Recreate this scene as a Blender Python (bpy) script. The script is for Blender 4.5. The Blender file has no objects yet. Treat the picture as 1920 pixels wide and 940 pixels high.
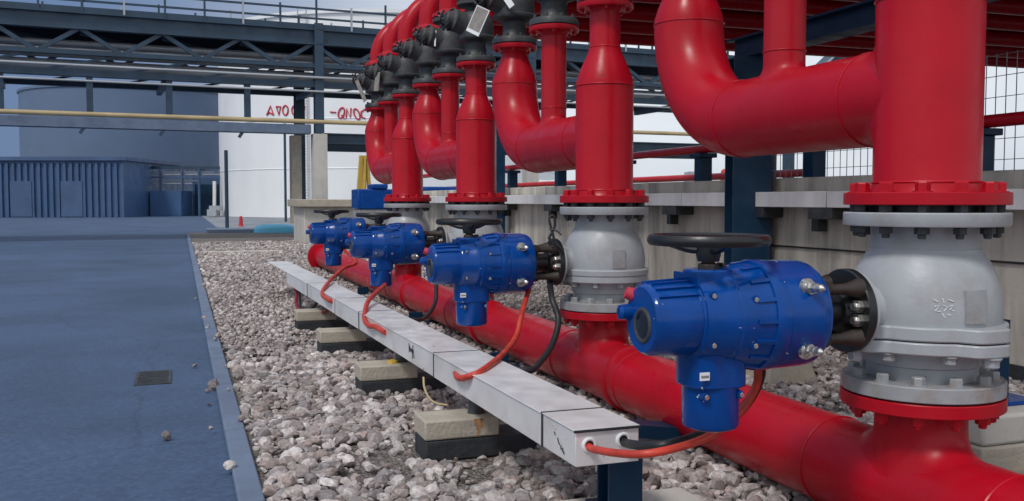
import bpy, math, random
import numpy as np
from mathutils import Vector, Matrix

random.seed(7)
rng = np.random.default_rng(7)
R = math.radians
sc = bpy.context.scene
C = sc.collection

# ------------------------------------------------------------------ camera
E = 0.95                       # eye height above the gravel
F = 1780.0                     # focal length in pixels of the 1920 px wide picture
YAW, PITCH = R(19.26), R(3.055)
cam_d = bpy.data.cameras.new("camera")
cam = bpy.data.objects.new("camera", cam_d)
C.objects.link(cam)
cam.location = (0, 0, E)
cam.rotation_euler = (R(90) - PITCH, 0, -YAW)
cam_d.sensor_width = 36.0
cam_d.lens = 36.0 * F / 1920.0
cam_d.clip_start = 0.05
cam_d.clip_end = 3000
sc.camera = cam

# ------------------------------------------------------------------ world, sun, exposure
SUN_EL, SUN_AZ = R(52), R(232)      # azimuth clockwise from +Y
world = bpy.data.worlds.new("World")
sc.world = world
world.use_nodes = True
wt = world.node_tree
wt.nodes.clear()
wo = wt.nodes.new("ShaderNodeOutputWorld")
bg = wt.nodes.new("ShaderNodeBackground")
bg.inputs["Strength"].default_value = 0.1
sky = wt.nodes.new("ShaderNodeTexSky")
sky.sky_type = 'NISHITA'
sky.sun_disc = False
sky.sun_elevation = SUN_EL
sky.sun_rotation = SUN_AZ
sky.air_density = 1.2
sky.dust_density = 2.0
tc = wt.nodes.new("ShaderNodeTexCoord")
mp = wt.nodes.new("ShaderNodeMapping")
mp.inputs["Scale"].default_value = (1.0, 1.0, 2.6)
nz = wt.nodes.new("ShaderNodeTexNoise")
nz.inputs["Scale"].default_value = 1.7
nz.inputs["Detail"].default_value = 6
nz.inputs["Roughness"].default_value = 0.55
cr = wt.nodes.new("ShaderNodeValToRGB")
cr.color_ramp.elements[0].position = 0.28
cr.color_ramp.elements[0].color = (4.6, 5.3, 6.3, 1)
cr.color_ramp.elements[1].position = 0.72
cr.color_ramp.elements[1].color = (8.3, 8.5, 8.9, 1)
# blue-grey tint added to the sky toward the far left of the plant
dp = wt.nodes.new("ShaderNodeVectorMath"); dp.operation = 'DOT_PRODUCT'
dp.inputs[1].default_value = (-0.42, 0.87, 0.26)
mr = wt.nodes.new("ShaderNodeMapRange")
mr.interpolation_type = 'SMOOTHSTEP'
mr.inputs["From Min"].default_value = 0.70
mr.inputs["From Max"].default_value = 0.95
mr.inputs["To Min"].default_value = 0.0
mr.inputs["To Max"].default_value = 0.93
mx0 = wt.nodes.new("ShaderNodeMix"); mx0.data_type = 'RGBA'
mx0.inputs["B"].default_value = (0.60, 1.30, 2.9, 1)
mx = wt.nodes.new("ShaderNodeMix"); mx.data_type = 'RGBA'
mx.inputs["Factor"].default_value = 0.90
wt.links.new(tc.outputs["Generated"], mp.inputs["Vector"])
wt.links.new(mp.outputs["Vector"], nz.inputs["Vector"])
wt.links.new(nz.outputs["Fac"], cr.inputs["Fac"])
wt.links.new(tc.outputs["Generated"], dp.inputs[0])
wt.links.new(dp.outputs["Value"], mr.inputs["Value"])
wt.links.new(mr.outputs["Result"], mx0.inputs["Factor"])
wt.links.new(cr.outputs["Color"], mx0.inputs["A"])
wt.links.new(sky.outputs["Color"], mx.inputs["A"])
wt.links.new(mx0.outputs["Result"], mx.inputs["B"])
wt.links.new(mx.outputs["Result"], bg.inputs["Color"])
wt.links.new(bg.outputs["Background"], wo.inputs["Surface"])

sun_d = bpy.data.lights.new("sun", 'SUN')
sun_d.energy = 1.5
sun_d.angle = R(11)
sun_d.color = (1.0, 0.96, 0.91)
sun = bpy.data.objects.new("sun", sun_d)
C.objects.link(sun)
sun_dir = Vector((math.sin(SUN_AZ) * math.cos(SUN_EL), math.cos(SUN_AZ) * math.cos(SUN_EL), math.sin(SUN_EL)))
sun.rotation_euler = sun_dir.to_track_quat('Z', 'Y').to_euler()
sun.location = (-6, -6, 12)

vs = sc.view_settings
vs.view_transform = 'Standard'
vs.look = 'None'
vs.exposure = 0.22
vs.gamma = 1.0
vs.use_curve_mapping = False
sc.cycles.max_bounces = 8
sc.cycles.diffuse_bounces = 3
sc.cycles.glossy_bounces = 4
sc.cycles.use_denoising = True

# ------------------------------------------------------------------ helpers
_r = Vector((math.cos(YAW), -math.sin(YAW), 0))
_fh = Vector((math.sin(YAW), math.cos(YAW), 0))
_fw = _fh * math.cos(PITCH) - Vector((0, 0, 1)) * math.sin(PITCH)
_up = Vector((0, 0, 1)) * math.cos(PITCH) + _fh * math.sin(PITCH)
CAM = Vector((0, 0, E))


def at(x, y, w):
    """world point seen at picture position (x, y) of the 1920 px photo, w metres ahead"""
    return CAM + _fw * w + _r * ((x - 960) / F * w) + _up * ((470 - y) / F * w)


def gnd(x, y, z=0.0):
    d = _fw + _r * ((x - 960) / F) + _up * ((470 - y) / F)
    return CAM + d * ((z - E) / d.z)


def frame(axis):
    a = Vector(axis).normalized()
    h = Vector((0, 0, 1)) if abs(a.z) < 0.95 else Vector((1, 0, 0))
    u = a.cross(h).normalized()
    v = a.cross(u).normalized()
    return a, u, v


class MB:
    def __init__(self, off=(0, 0, 0)):
        self.v, self.f, self.off = [], [], Vector(off)

    def add(self, vs_, fs_):
        b = len(self.v)
        self.v += [tuple(Vector(p) - self.off) for p in vs_]
        self.f += [tuple(i + b for i in f) for f in fs_]

    def box(self, lo, hi):
        x0, y0, z0 = lo
        x1, y1, z1 = hi
        self.add([(x0, y0, z0), (x1, y0, z0), (x1, y1, z0), (x0, y1, z0),
                  (x0, y0, z1), (x1, y0, z1), (x1, y1, z1), (x0, y1, z1)],
                 [(0, 3, 2, 1), (4, 5, 6, 7), (0, 1, 5, 4), (1, 2, 6, 5), (2, 3, 7, 6), (3, 0, 4, 7)])
        return self

    def bar(self, p, q, w, h, up=(0, 0, 1)):
        """box of section w x h between p and q"""
        p, q = Vector(p), Vector(q)
        a = (q - p).normalized()
        s = a.cross(Vector(up))
        if s.length < 1e-5:
            s = a.cross(Vector((1, 0, 0)))
        s.normalize()
        t = s.cross(a).normalized()
        vs_ = []
        for e in (p, q):
            for i, j in ((-1, -1), (1, -1), (1, 1), (-1, 1)):
                vs_.append(e + s * (i * w / 2) + t * (j * h / 2))
        self.add(vs_, [(0, 1, 2, 3), (7, 6, 5, 4), (0, 4, 5, 1), (1, 5, 6, 2), (2, 6, 7, 3), (3, 7, 4, 0)])
        return self

    def ibeam(self, p, q, w, h, t=0.012, up=(0, 0, 1)):
        p, q = Vector(p), Vector(q)
        a = (q - p).normalized()
        s = a.cross(Vector(up))
        if s.length < 1e-5:
            s = a.cross(Vector((1, 0, 0)))
        s.normalize()
        n = s.cross(a).normalized()
        o = n * (h / 2 - t / 2)
        self.bar(p + o, q + o, w, t, n)
        self.bar(p - o, q - o, w, t, n)
        self.bar(p, q, t, h - 2 * t, n)
        return self

    def lathe(self, prof, origin, axis=(0, 0, 1), seg=48, caps=True):
        a, u, v = frame(axis)
        o = Vector(origin)
        vs_, fs_ = [], []
        n = len(prof)
        for r, t in prof:
            for k in range(seg):
                th = 2 * math.pi * k / seg
                vs_.append(o + a * t + u * (r * math.cos(th)) + v * (r * math.sin(th)))
        for i in range(n - 1):
            for k in range(seg):
                k2 = (k + 1) % seg
                fs_.append((i * seg + k, (i + 1) * seg + k, (i + 1) * seg + k2, i * seg + k2))
        if caps:
            fs_.append(tuple(range(seg)))
            fs_.append(tuple((n - 1) * seg + k for k in reversed(range(seg))))
        self.add(vs_, fs_)
        return self

    def cyl(self, p, q, r, seg=24, r2=None):
        p, q = Vector(p), Vector(q)
        return self.lathe([(r, 0), (r if r2 is None else r2, (q - p).length)], p, q - p, seg)

    def ring(self, c, axis, rad, r, seg=48, ts=8):
        a, u, v = frame(axis)
        c = Vector(c)
        vs_, fs_ = [], []
        for k in range(seg):
            th = 2 * math.pi * k / seg
            d = u * math.cos(th) + v * math.sin(th)
            for j in range(ts):
                ph = 2 * math.pi * j / ts
                vs_.append(c + d * (rad + r * math.cos(ph)) + a * (r * math.sin(ph)))
        for k in range(seg):
            for j in range(ts):
                fs_.append((k * ts + j, ((k + 1) % seg) * ts + j, ((k + 1) % seg) * ts + (j + 1) % ts, k * ts + (j + 1) % ts))
        self.add(vs_, fs_)
        return self

    def tube(self, pts, r, seg=12, n=None, close=True):
        pts = [Vector(p) for p in pts]
        if n:
            pts = spline(pts, n)
        rr = r if isinstance(r, (list, tuple)) else [r] * len(pts)
        vs_, fs_ = [], []
        pu = None
        for i, p in enumerate(pts):
            d = (pts[min(i + 1, len(pts) - 1)] - pts[max(i - 1, 0)]).normalized()
            if pu is None:
                _, u, _v = frame(d)
            else:
                u = (pu - d * pu.dot(d)).normalized()
            v = d.cross(u)
            pu = u
            for k in range(seg):
                th = 2 * math.pi * k / seg
                vs_.append(p + u * (rr[i] * math.cos(th)) + v * (rr[i] * math.sin(th)))
        for i in range(len(pts) - 1):
            for k in range(seg):
                k2 = (k + 1) % seg
                fs_.append((i * seg + k, i * seg + k2, (i + 1) * seg + k2, (i + 1) * seg + k))
        if close:
            fs_.append(tuple(reversed(range(seg))))
            fs_.append(tuple((len(pts) - 1) * seg + k for k in range(seg)))
        self.add(vs_, fs_)
        return self

    def prism(self, outline, z0, z1):
        n = len(outline)
        vs_ = [(x, y, z0) for x, y in outline] + [(x, y, z1) for x, y in outline]
        fs_ = [tuple(reversed(range(n))), tuple(range(n, 2 * n))]
        fs_ += [(i, (i + 1) % n, n + (i + 1) % n, n + i) for i in range(n)]
        self.add(vs_, fs_)
        return self

    def branch(self, c, bdir, mdir, r, Rm, end, f0, seg=72, steps=10):
        """pipe of radius r along bdir leaving a main pipe (axis mdir, radius Rm) at c with a
        rolled fillet, out to distance end"""
        b, m = Vector(bdir).normalized(), Vector(mdir).normalized()
        s = b.cross(m).normalized()
        c = Vector(c)
        rows = steps + 2
        vs_, fs_ = [], []
        for k in range(seg):
            th = 2 * math.pi * k / seg
            cs, sn = math.cos(th), math.sin(th)

            def h(rho):
                q = min(abs(rho * sn), Rm * 0.9995)
                return math.sqrt(Rm * Rm - q * q)
            f = f0
            if abs(sn) > 1e-6:
                f = max(min(f0, Rm * 0.985 / abs(sn) - r), 0.0005)
            p2 = (r + f, h(r + f) - 0.0015)
            p1 = (r, h(r))
            p0 = (r, h(r) + f * 0.9 + 0.004)
            col = []
            for i in range(steps + 1):
                t = i / steps
                rho = (1 - t) ** 2 * p2[0] + 2 * t * (1 - t) * p1[0] + t * t * p0[0]
                hh = (1 - t) ** 2 * p2[1] + 2 * t * (1 - t) * p1[1] + t * t * p0[1]
                col.append((rho, hh))
            col.append((r, end))
            for rho, hh in col:
                vs_.append(c + m * (rho * cs) + s * (rho * sn) + b * hh)
        for k in range(seg):
            k2 = (k + 1) % seg
            for i in range(rows - 1):
                fs_.append((k * rows + i, k2 * rows + i, k2 * rows + i + 1, k * rows + i + 1))
        self.add(vs_, fs_)
        return self

    def mesh(self, name, mat, smooth=35):
        me = bpy.data.meshes.new(name)
        me.from_pydata(self.v, [], self.f)
        me.validate()
        if smooth:
            import bmesh
            bm = bmesh.new()
            bm.from_mesh(me)
            bmesh.ops.recalc_face_normals(bm, faces=bm.faces)
            bm.to_mesh(me)
            bm.free()
            me.shade_smooth()
            me.set_sharp_from_angle(angle=R(smooth))
        me.materials.append(mat)
        return me

    def build(self, name, mat, parent=None, loc=None, smooth=35, bevel=0):
        return link(name, self.mesh(name, mat, smooth), parent, loc, bevel)


def spline(pts, n):
    out = []
    P = [pts[0] * 2 - pts[1]] + pts + [pts[-1] * 2 - pts[-2]]
    for i in range(1, len(P) - 2):
        for k in range(n):
            t = k / n
            a, b, c_, d = P[i - 1], P[i], P[i + 1], P[i + 2]
            out.append(0.5 * ((2 * b) + (c_ - a) * t + (2 * a - 5 * b + 4 * c_ - d) * t * t + (3 * b - a - 3 * c_ + d) * t ** 3))
    out.append(P[-2])
    return out


def link(name, me, parent=None, loc=None, bevel=0):
    o = bpy.data.objects.new(name, me)
    C.objects.link(o)
    if parent is not None:
        o.parent = parent
    if loc is not None:
        o.location = loc
    if bevel:
        m = o.modifiers.new("bevel", 'BEVEL')
        m.width = bevel
        m.segments = 2
        m.limit_method = 'ANGLE'
        m.angle_limit = R(40)
    return o


def tag(o, label, cat, group=None):
    o["label"] = label
    o["category"] = cat
    if group:
        o["group"] = group
    return o


def thing(name, label, cat, loc, group=None, rz=0):
    o = bpy.data.objects.new(name, None)
    o.empty_display_size = 0.1
    C.objects.link(o)
    o.location = loc
    o.rotation_euler = (0, 0, rz)
    return tag(o, label, cat, group)


def struct(o, kind='structure'):
    o["kind"] = kind
    return o


def copy_tree(o, parent=None):
    c = o.copy()
    C.objects.link(c)
    c.parent = parent
    for ch in list(o.children):
        copy_tree(ch, c)
    return c


# ------------------------------------------------------------------ materials
def mat(name, col, rough=0.5, metal=0.0, var=0.12, vscale=6.0, bump=0.0, bscale=40.0, coat=0.0,
        rvar=0.12, dirt=None, dirt_amt=0.0, dscale=3.0, streak=False, spec=0.5, chip=None, dlo=0.46):
    m = bpy.data.materials.new(name)
    m.use_nodes = True
    nt = m.node_tree
    b = nt.nodes["Principled BSDF"]
    b.inputs["Metallic"].default_value = metal
    b.inputs["Coat Weight"].default_value = coat
    b.inputs["Coat Roughness"].default_value = 0.12
    b.inputs["Specular IOR Level"].default_value = spec
    t = nt.nodes.new("ShaderNodeTexCoord")
    vec = t.outputs["Object"]
    n1 = nt.nodes.new("ShaderNodeTexNoise")
    n1.inputs["Scale"].default_value = vscale
    n1.inputs["Detail"].default_value = 5
    nt.links.new(vec, n1.inputs["Vector"])
    r1 = nt.nodes.new("ShaderNodeValToRGB")
    r1.color_ramp.elements[0].position = 0.3
    r1.color_ramp.elements[1].position = 0.7
    r1.color_ramp.elements[0].color = tuple(c * (1 - var) for c in col) + (1,)
    r1.color_ramp.elements[1].color = tuple(min(1, c * (1 + var)) for c in col) + (1,)
    nt.links.new(n1.outputs["Fac"], r1.inputs["Fac"])
    out = r1.outputs["Color"]
    if dirt is not None:
        mp_ = nt.nodes.new("ShaderNodeMapping")
        mp_.inputs["Scale"].default_value = (1, 1, 0.13) if streak else (1, 1, 1)
        nt.links.new(vec, mp_.inputs["Vector"])
        n2 = nt.nodes.new("ShaderNodeTexNoise")
        n2.inputs["Scale"].default_value = dscale
        n2.inputs["Detail"].default_value = 8
        n2.inputs["Roughness"].default_value = 0.62
        nt.links.new(mp_.outputs["Vector"], n2.inputs["Vector"])
        r2 = nt.nodes.new("ShaderNodeMapRange")
        r2.inputs["From Min"].default_value = dlo
        r2.inputs["From Max"].default_value = 0.72
        r2.inputs["To Max"].default_value = dirt_amt
        nt.links.new(n2.outputs["Fac"], r2.inputs["Value"])
        mx_ = nt.nodes.new("ShaderNodeMix")
        mx_.data_type = 'RGBA'
        mx_.inputs["B"].default_value = tuple(dirt) + (1,)
        nt.links.new(r2.outputs["Result"], mx_.inputs["Factor"])
        nt.links.new(out, mx_.inputs["A"])
        out = mx_.outputs["Result"]
    if chip is not None:                 # scratches and chips in the coat
        ccol, cth, csc = chip
        n5 = nt.nodes.new("ShaderNodeTexNoise")
        n5.inputs["Scale"].default_value = csc
        n5.inputs["Detail"].default_value = 3
        n5.inputs["Distortion"].default_value = 1.2
        nt.links.new(vec, n5.inputs["Vector"])
        r5 = nt.nodes.new("ShaderNodeMapRange")
        r5.inputs["From Min"].default_value = cth
        r5.inputs["From Max"].default_value = cth + 0.015
        nt.links.new(n5.outputs["Fac"], r5.inputs["Value"])
        m5 = nt.nodes.new("ShaderNodeMix")
        m5.data_type = 'RGBA'
        m5.inputs["B"].default_value = tuple(ccol) + (1,)
        nt.links.new(r5.outputs["Result"], m5.inputs["Factor"])
        nt.links.new(out, m5.inputs["A"])
        out = m5.outputs["Result"]
    nt.links.new(out, b.inputs["Base Color"])
    r3 = nt.nodes.new("ShaderNodeMapRange")
    r3.inputs["From Min"].default_value = 0.3
    r3.inputs["From Max"].default_value = 0.7
    r3.inputs["To Min"].default_value = max(0.03, rough - rvar)
    r3.inputs["To Max"].default_value = min(1, rough + rvar)
    n3 = nt.nodes.new("ShaderNodeTexNoise")
    n3.inputs["Scale"].default_value = vscale * 2.3
    n3.inputs["Detail"].default_value = 6
    nt.links.new(vec, n3.inputs["Vector"])
    nt.links.new(n3.outputs["Fac"], r3.inputs["Value"])
    nt.links.new(r3.outputs["Result"], b.inputs["Roughness"])
    if bump:
        n4 = nt.nodes.new("ShaderNodeTexNoise")
        n4.inputs["Scale"].default_value = bscale
        n4.inputs["Detail"].default_value = 6
        nt.links.new(vec, n4.inputs["Vector"])
        bp = nt.nodes.new("ShaderNodeBump")
        bp.inputs["Strength"].default_value = bump
        bp.inputs["Distance"].default_value = 0.01
        nt.links.new(n4.outputs["Fac"], bp.inputs["Height"])
        nt.links.new(bp.outputs["Normal"], b.inputs["Normal"])
    return m


M = {}
M['red'] = mat('red_paint', (0.43, 0.003, 0.014), 0.33, var=0.09, vscale=5, bump=0.05, bscale=22, rvar=0.10, spec=0.24, chip=((0.16, 0.01, 0.015), 0.735, 16),
               dirt=(0.33, 0.016, 0.026), dirt_amt=0.55, dscale=2.6)
M['blue'] = mat('blue_paint', (0.0005, 0.050, 0.255), 0.19, var=0.16, vscale=9, bump=0.06, bscale=45, spec=0.30, chip=((0.45, 0.47, 0.50), 0.735, 26),
                dirt=(0.003, 0.055, 0.215), dirt_amt=0.4, dscale=8)
M['grey'] = mat('grey_paint', (0.37, 0.39, 0.415), 0.40, var=0.10, vscale=7, bump=0.06, bscale=110, chip=((0.15, 0.12, 0.10), 0.74, 18),
                dirt=(0.21, 0.19, 0.17), dirt_amt=0.6, dscale=7)
M['grey_dark'] = mat('grey_flange', (0.31, 0.32, 0.335), 0.45, var=0.12, vscale=14, bump=0.07, bscale=110,
                     dirt=(0.20, 0.115, 0.06), dirt_amt=0.75, dscale=9)
M['iron'] = mat('dark_iron', (0.035, 0.040, 0.045), 0.55, var=0.3, vscale=18, bump=0.15, bscale=110,
                dirt=(0.10, 0.085, 0.07), dirt_amt=0.45, dscale=9)
M['black'] = mat('black_plastic', (0.010, 0.011, 0.013), 0.38, var=0.2, bump=0.05, bscale=80)
M['rubber'] = mat('black_rubber', (0.016, 0.017, 0.020), 0.48, var=0.2, bump=0.05, bscale=60)
M['steel'] = mat('zinc_steel', (0.55, 0.54, 0.52), 0.30, metal=0.9, var=0.2, vscale=30)
M['brown'] = mat('oiled_steel', (0.032, 0.023, 0.019), 0.5, metal=0.1, var=0.4, vscale=22)
M['tray'] = mat('galvanised_sheet', (0.82, 0.81, 0.81), 0.40, metal=0.35, var=0.05, vscale=5, bump=0.03, bscale=9,
                dirt=(0.52, 0.50, 0.48), dirt_amt=0.55, dscale=4.5, chip=((0.22, 0.2, 0.19), 0.74, 20))
M['white'] = mat('white_coating', (0.74, 0.74, 0.74), 0.45, var=0.05, dirt=(0.4, 0.37, 0.33), dirt_amt=0.5, dscale=4, streak=True)
M['tank'] = mat('tank_white', (0.80, 0.81, 0.82), 0.4, var=0.03, vscale=0.4, dirt=(0.66, 0.67, 0.68), dirt_amt=0.5, dscale=0.4, streak=True)
M['navy'] = mat('navy_steel', (0.004, 0.032, 0.075), 0.42, var=0.2, vscale=5, spec=0.25, bump=0.05, bscale=40,
                dirt=(0.03, 0.05, 0.07), dirt_amt=0.4, dscale=5)
M['rack'] = mat('rack_blue_steel', (0.022, 0.050, 0.085), 0.5, var=0.2, vscale=2)
M['rackpipe'] = mat('grey_line', (0.40, 0.42, 0.45), 0.4, metal=0.3, var=0.1, vscale=1)
M['orange'] = mat('orange_conduit', (0.50, 0.045, 0.026), 0.45, var=0.25, vscale=20)
M['darkred'] = mat('dark_red_conduit', (0.24, 0.012, 0.016), 0.42, var=0.15, vscale=20)
M['concrete'] = mat('cast_concrete', (0.40, 0.365, 0.30), 0.85, var=0.12, vscale=9, bump=0.5, bscale=55,
                    dirt=(0.30, 0.20, 0.12), dirt_amt=0.35, dscale=7)
M['tar'] = mat('bitumen_coat', (0.022, 0.025, 0.030), 0.7, var=0.3, vscale=14, bump=0.4, bscale=45)
M['wall'] = mat('wall_concrete', (0.56, 0.52, 0.45), 0.85, var=0.08, vscale=2.5, bump=0.25, bscale=30,
                dirt=(0.13, 0.125, 0.12), dirt_amt=0.85, dscale=5, streak=True, dlo=0.43)
M['pale_concrete'] = mat('pale_concrete', (0.52, 0.50, 0.46), 0.85, var=0.1, vscale=3, bump=0.3, bscale=40,
                         dirt=(0.3, 0.28, 0.25), dirt_amt=0.5, dscale=4, streak=True)
M['yellow'] = mat('yellow_paint', (0.52, 0.34, 0.06), 0.45, var=0.15, vscale=4)
M['tan'] = mat('tan_paint', (0.46, 0.36, 0.20), 0.5, var=0.15, vscale=2)
M['cyan'] = mat('cyan_cover', (0.10, 0.42, 0.62), 0.45, var=0.08, vscale=4)
M['ink'] = mat('ink', (0.02, 0.02, 0.022), 0.6, var=0.1)
M['whitepaint'] = mat('chalk_paint', (0.75, 0.76, 0.78), 0.7, var=0.05)
M['letters'] = mat('letter_red', (0.50, 0.03, 0.06), 0.5, var=0.08)
M['glass'] = mat('dark_glass', (0.006, 0.007, 0.008), 0.12, var=0.1, coat=0.5)
M['cladding'] = mat('blue_cladding', (0.045, 0.11, 0.24), 0.5, var=0.12, vscale=1.0, dirt=(0.04, 0.085, 0.18), dirt_amt=0.6, dscale=1.2, streak=True)
M['cladding2'] = mat('slate_cladding', (0.05, 0.095, 0.19), 0.55, var=0.15, vscale=1.2)
M['kerb'] = mat('kerb_concrete', (0.13, 0.17, 0.25), 0.8, var=0.12, vscale=4, bump=0.3, bscale=30, dirt=(0.07, 0.10, 0.16), dirt_amt=0.6, dscale=3)
M['wire'] = mat('fence_wire', (0.30, 0.31, 0.32), 0.5, metal=0.4)
M['redfar'] = mat('far_red', (0.50, 0.02, 0.03), 0.45)
M['rust'] = mat('rust_stain', (0.36, 0.19, 0.09), 0.8, var=0.3, vscale=40)


def ground_mat(name, cols, scale, rough, bump, dist):
    m = bpy.data.materials.new(name)
    m.use_nodes = True
    nt = m.node_tree
    b = nt.nodes["Principled BSDF"]
    t = nt.nodes.new("ShaderNodeTexCoord")
    v = nt.nodes.new("ShaderNodeTexVoronoi")
    v.inputs["Scale"].default_value = scale
    nt.links.new(t.outputs["Object"], v.inputs["Vector"])
    n = nt.nodes.new("ShaderNodeTexNoise")
    n.inputs["Scale"].default_value = 0.9
    n.inputs["Detail"].default_value = 7
    nt.links.new(t.outputs["Object"], n.inputs["Vector"])
    mx_ = nt.nodes.new("ShaderNodeMix")
    mx_.data_type = 'FLOAT'
    mx_.inputs["Factor"].default_value = 0.45
    sp = nt.nodes.new("ShaderNodeSeparateColor")
    nt.links.new(v.outputs["Color"], sp.inputs["Color"])
    nt.links.new(sp.outputs[0], mx_.inputs["A"])
    nt.links.new(n.outputs["Fac"], mx_.inputs["B"])
    r = nt.nodes.new("ShaderNodeValToRGB")
    els = r.color_ramp.elements
    els[0].position, els[0].color = 0.15, cols[0] + (1,)
    els[1].position, els[1].color = 0.85, cols[-1] + (1,)
    for i, c in enumerate(cols[1:-1]):
        e = els.new(0.15 + 0.7 * (i + 1) / (len(cols) - 1))
        e.color = c + (1,)
    nt.links.new(mx_.outputs["Result"], r.inputs["Fac"])
    nt.links.new(r.outputs["Color"], b.inputs["Base Color"])
    b.inputs["Roughness"].default_value = rough
    if bump:
        bp = nt.nodes.new("ShaderNodeBump")
        bp.invert = True
        bp.inputs["Strength"].default_value = bump
        bp.inputs["Distance"].default_value = dist
        nt.links.new(v.outputs["Distance"], bp.inputs["Height"])
        nt.links.new(bp.outputs["Normal"], b.inputs["Normal"])
    return m


M['gravelbed'] = ground_mat('gravel_bed', [(0.10, 0.085, 0.078), (0.19, 0.165, 0.15), (0.30, 0.27, 0.25)], 75, 0.9, 0.9, 0.02)
M['asphalt'] = ground_mat('asphalt', [(0.034, 0.064, 0.122), (0.043, 0.079, 0.150), (0.055, 0.096, 0.175)], 60, 0.75, 0.25, 0.004)
M['yard'] = ground_mat('yard_concrete', [(0.15, 0.17, 0.21), (0.20, 0.22, 0.25), (0.25, 0.26, 0.28)], 1.2, 0.85, 0.0, 0)


def wear(m, crack, stain):
    """broad stains and fine cracks over a paved surface"""
    nt = m.node_tree
    b = nt.nodes["Principled BSDF"]
    src = b.inputs["Base Color"].links[0].from_socket
    t = nt.nodes.new("ShaderNodeTexCoord")
    n = nt.nodes.new("ShaderNodeTexNoise")
    n.inputs["Scale"].default_value = 0.55
    n.inputs["Detail"].default_value = 9
    n.inputs["Roughness"].default_value = 0.65
    n.inputs["Distortion"].default_value = 0.6
    nt.links.new(t.outputs["Object"], n.inputs["Vector"])
    r = nt.nodes.new("ShaderNodeMapRange")
    r.inputs["From Min"].default_value = 0.35
    r.inputs["From Max"].default_value = 0.65
    r.inputs["To Min"].default_value = 1 - stain
    r.inputs["To Max"].default_value = 1 + stain
    nt.links.new(n.outputs["Fac"], r.inputs["Value"])
    w = nt.nodes.new("ShaderNodeTexNoise")
    w.inputs["Scale"].default_value = 2.5
    w.inputs["Detail"].default_value = 4
    nt.links.new(t.outputs["Object"], w.inputs["Vector"])
    ad = nt.nodes.new("ShaderNodeMix")
    ad.data_type = 'VECTOR'
    ad.inputs["Factor"].default_value = 0.22
    nt.links.new(t.outputs["Object"], ad.inputs["A"])
    nt.links.new(w.outputs["Color"], ad.inputs["B"])
    v = nt.nodes.new("ShaderNodeTexVoronoi")
    v.feature = 'DISTANCE_TO_EDGE'
    v.inputs["Scale"].default_value = 0.55
    nt.links.new(ad.outputs["Result"], v.inputs["Vector"])
    c = nt.nodes.new("ShaderNodeMapRange")
    c.inputs["From Min"].default_value = 0.002
    c.inputs["From Max"].default_value = 0.006
    c.inputs["To Min"].default_value = crack
    c.inputs["To Max"].default_value = 1.0
    nt.links.new(v.outputs["Distance"], c.inputs["Value"])
    mm = nt.nodes.new("ShaderNodeMath")
    mm.operation = 'MULTIPLY'
    nt.links.new(r.outputs["Result"], mm.inputs[0])
    nt.links.new(c.outputs["Result"], mm.inputs[1])
    mu = nt.nodes.new("ShaderNodeVectorMath")
    mu.operation = 'SCALE'
    nt.links.new(src, mu.inputs[0])
    nt.links.new(mm.outputs["Value"], mu.inputs["Scale"])
    nt.links.new(mu.outputs["Vector"], b.inputs["Base Color"])


wear(M['asphalt'], 0.84, 0.20)
wear(M['yard'], 0.7, 0.2)

# stones: every stone carries its own colour
sm = bpy.data.materials.new('stone')
sm.use_nodes = True
nt = sm.node_tree
b = nt.nodes["Principled BSDF"]
at_ = nt.nodes.new("ShaderNodeAttribute")
at_.attribute_name = "tint"
nn = nt.nodes.new("ShaderNodeTexNoise")
nn.inputs["Scale"].default_value = 70
nn.inputs["Detail"].default_value = 5
t_ = nt.nodes.new("ShaderNodeTexCoord")
nt.links.new(t_.outputs["Object"], nn.inputs["Vector"])
mr_ = nt.nodes.new("ShaderNodeMapRange")
mr_.inputs["From Min"].default_value = 0.3
mr_.inputs["From Max"].default_value = 0.7
mr_.inputs["To Min"].default_value = 0.62
mr_.inputs["To Max"].default_value = 1.25
nt.links.new(nn.outputs["Fac"], mr_.inputs["Value"])
mu = nt.nodes.new("ShaderNodeMix")
mu.data_type = 'RGBA'
mu.blend_type = 'MULTIPLY'
mu.inputs["Factor"].default_value = 1
nt.links.new(at_.outputs["Color"], mu.inputs["A"])
nt.links.new(mr_.outputs["Result"], mu.inputs["B"])
nt.links.new(mu.outputs["Result"], b.inputs["Base Color"])
b.inputs["Roughness"].default_value = 0.85
bp = nt.nodes.new("ShaderNodeBump")
bp.inputs["Strength"].default_value = 0.6
bp.inputs["Distance"].default_value = 0.006
nt.links.new(nn.outputs["Fac"], bp.inputs["Height"])
nt.links.new(bp.outputs["Normal"], b.inputs["Normal"])
M['stone'] = sm

# ------------------------------------------------------------------ the ground
XP = 1.85                      # the vertical plane that holds the header and all risers
UY = [2.0, 4.005, 6.01, 8.015]  # the four units along the header
KX0, KX1 = 0.155, 0.235


def sheet(name, m, x0, y0, x1, y1, z):
    mb = MB()
    mb.add([(x0, y0, z), (x1, y0, z), (x1, y1, z), (x0, y1, z)], [(0, 1, 2, 3)])
    return struct(mb.build(name, m, smooth=0))


sheet('ground', M['yard'], -900, -300, 900, 1800, -0.012)
sheet('road', M['asphalt'], -160, -8, KX0, 29, -0.006)
sheet('far_road', M['asphalt'], -160, 29, 1.2, 75, -0.006)
sheet('gravel_bed', M['gravelbed'], KX1, -4, 24, 29, -0.004)
kb = MB()
y = -2.0
while y < 28:
    kb.box((KX0, y, -0.05), (KX1, y + 0.985, 0.020))
    y += 1.0
struct(kb.build('kerb', M['kerb'], bevel=0.006))
struct(MB().box((0.24, 17.55, -0.02), (1.75, 17.75, 0.035)).build('cross_kerb', M['pale_concrete'], bevel=0.006))

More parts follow.
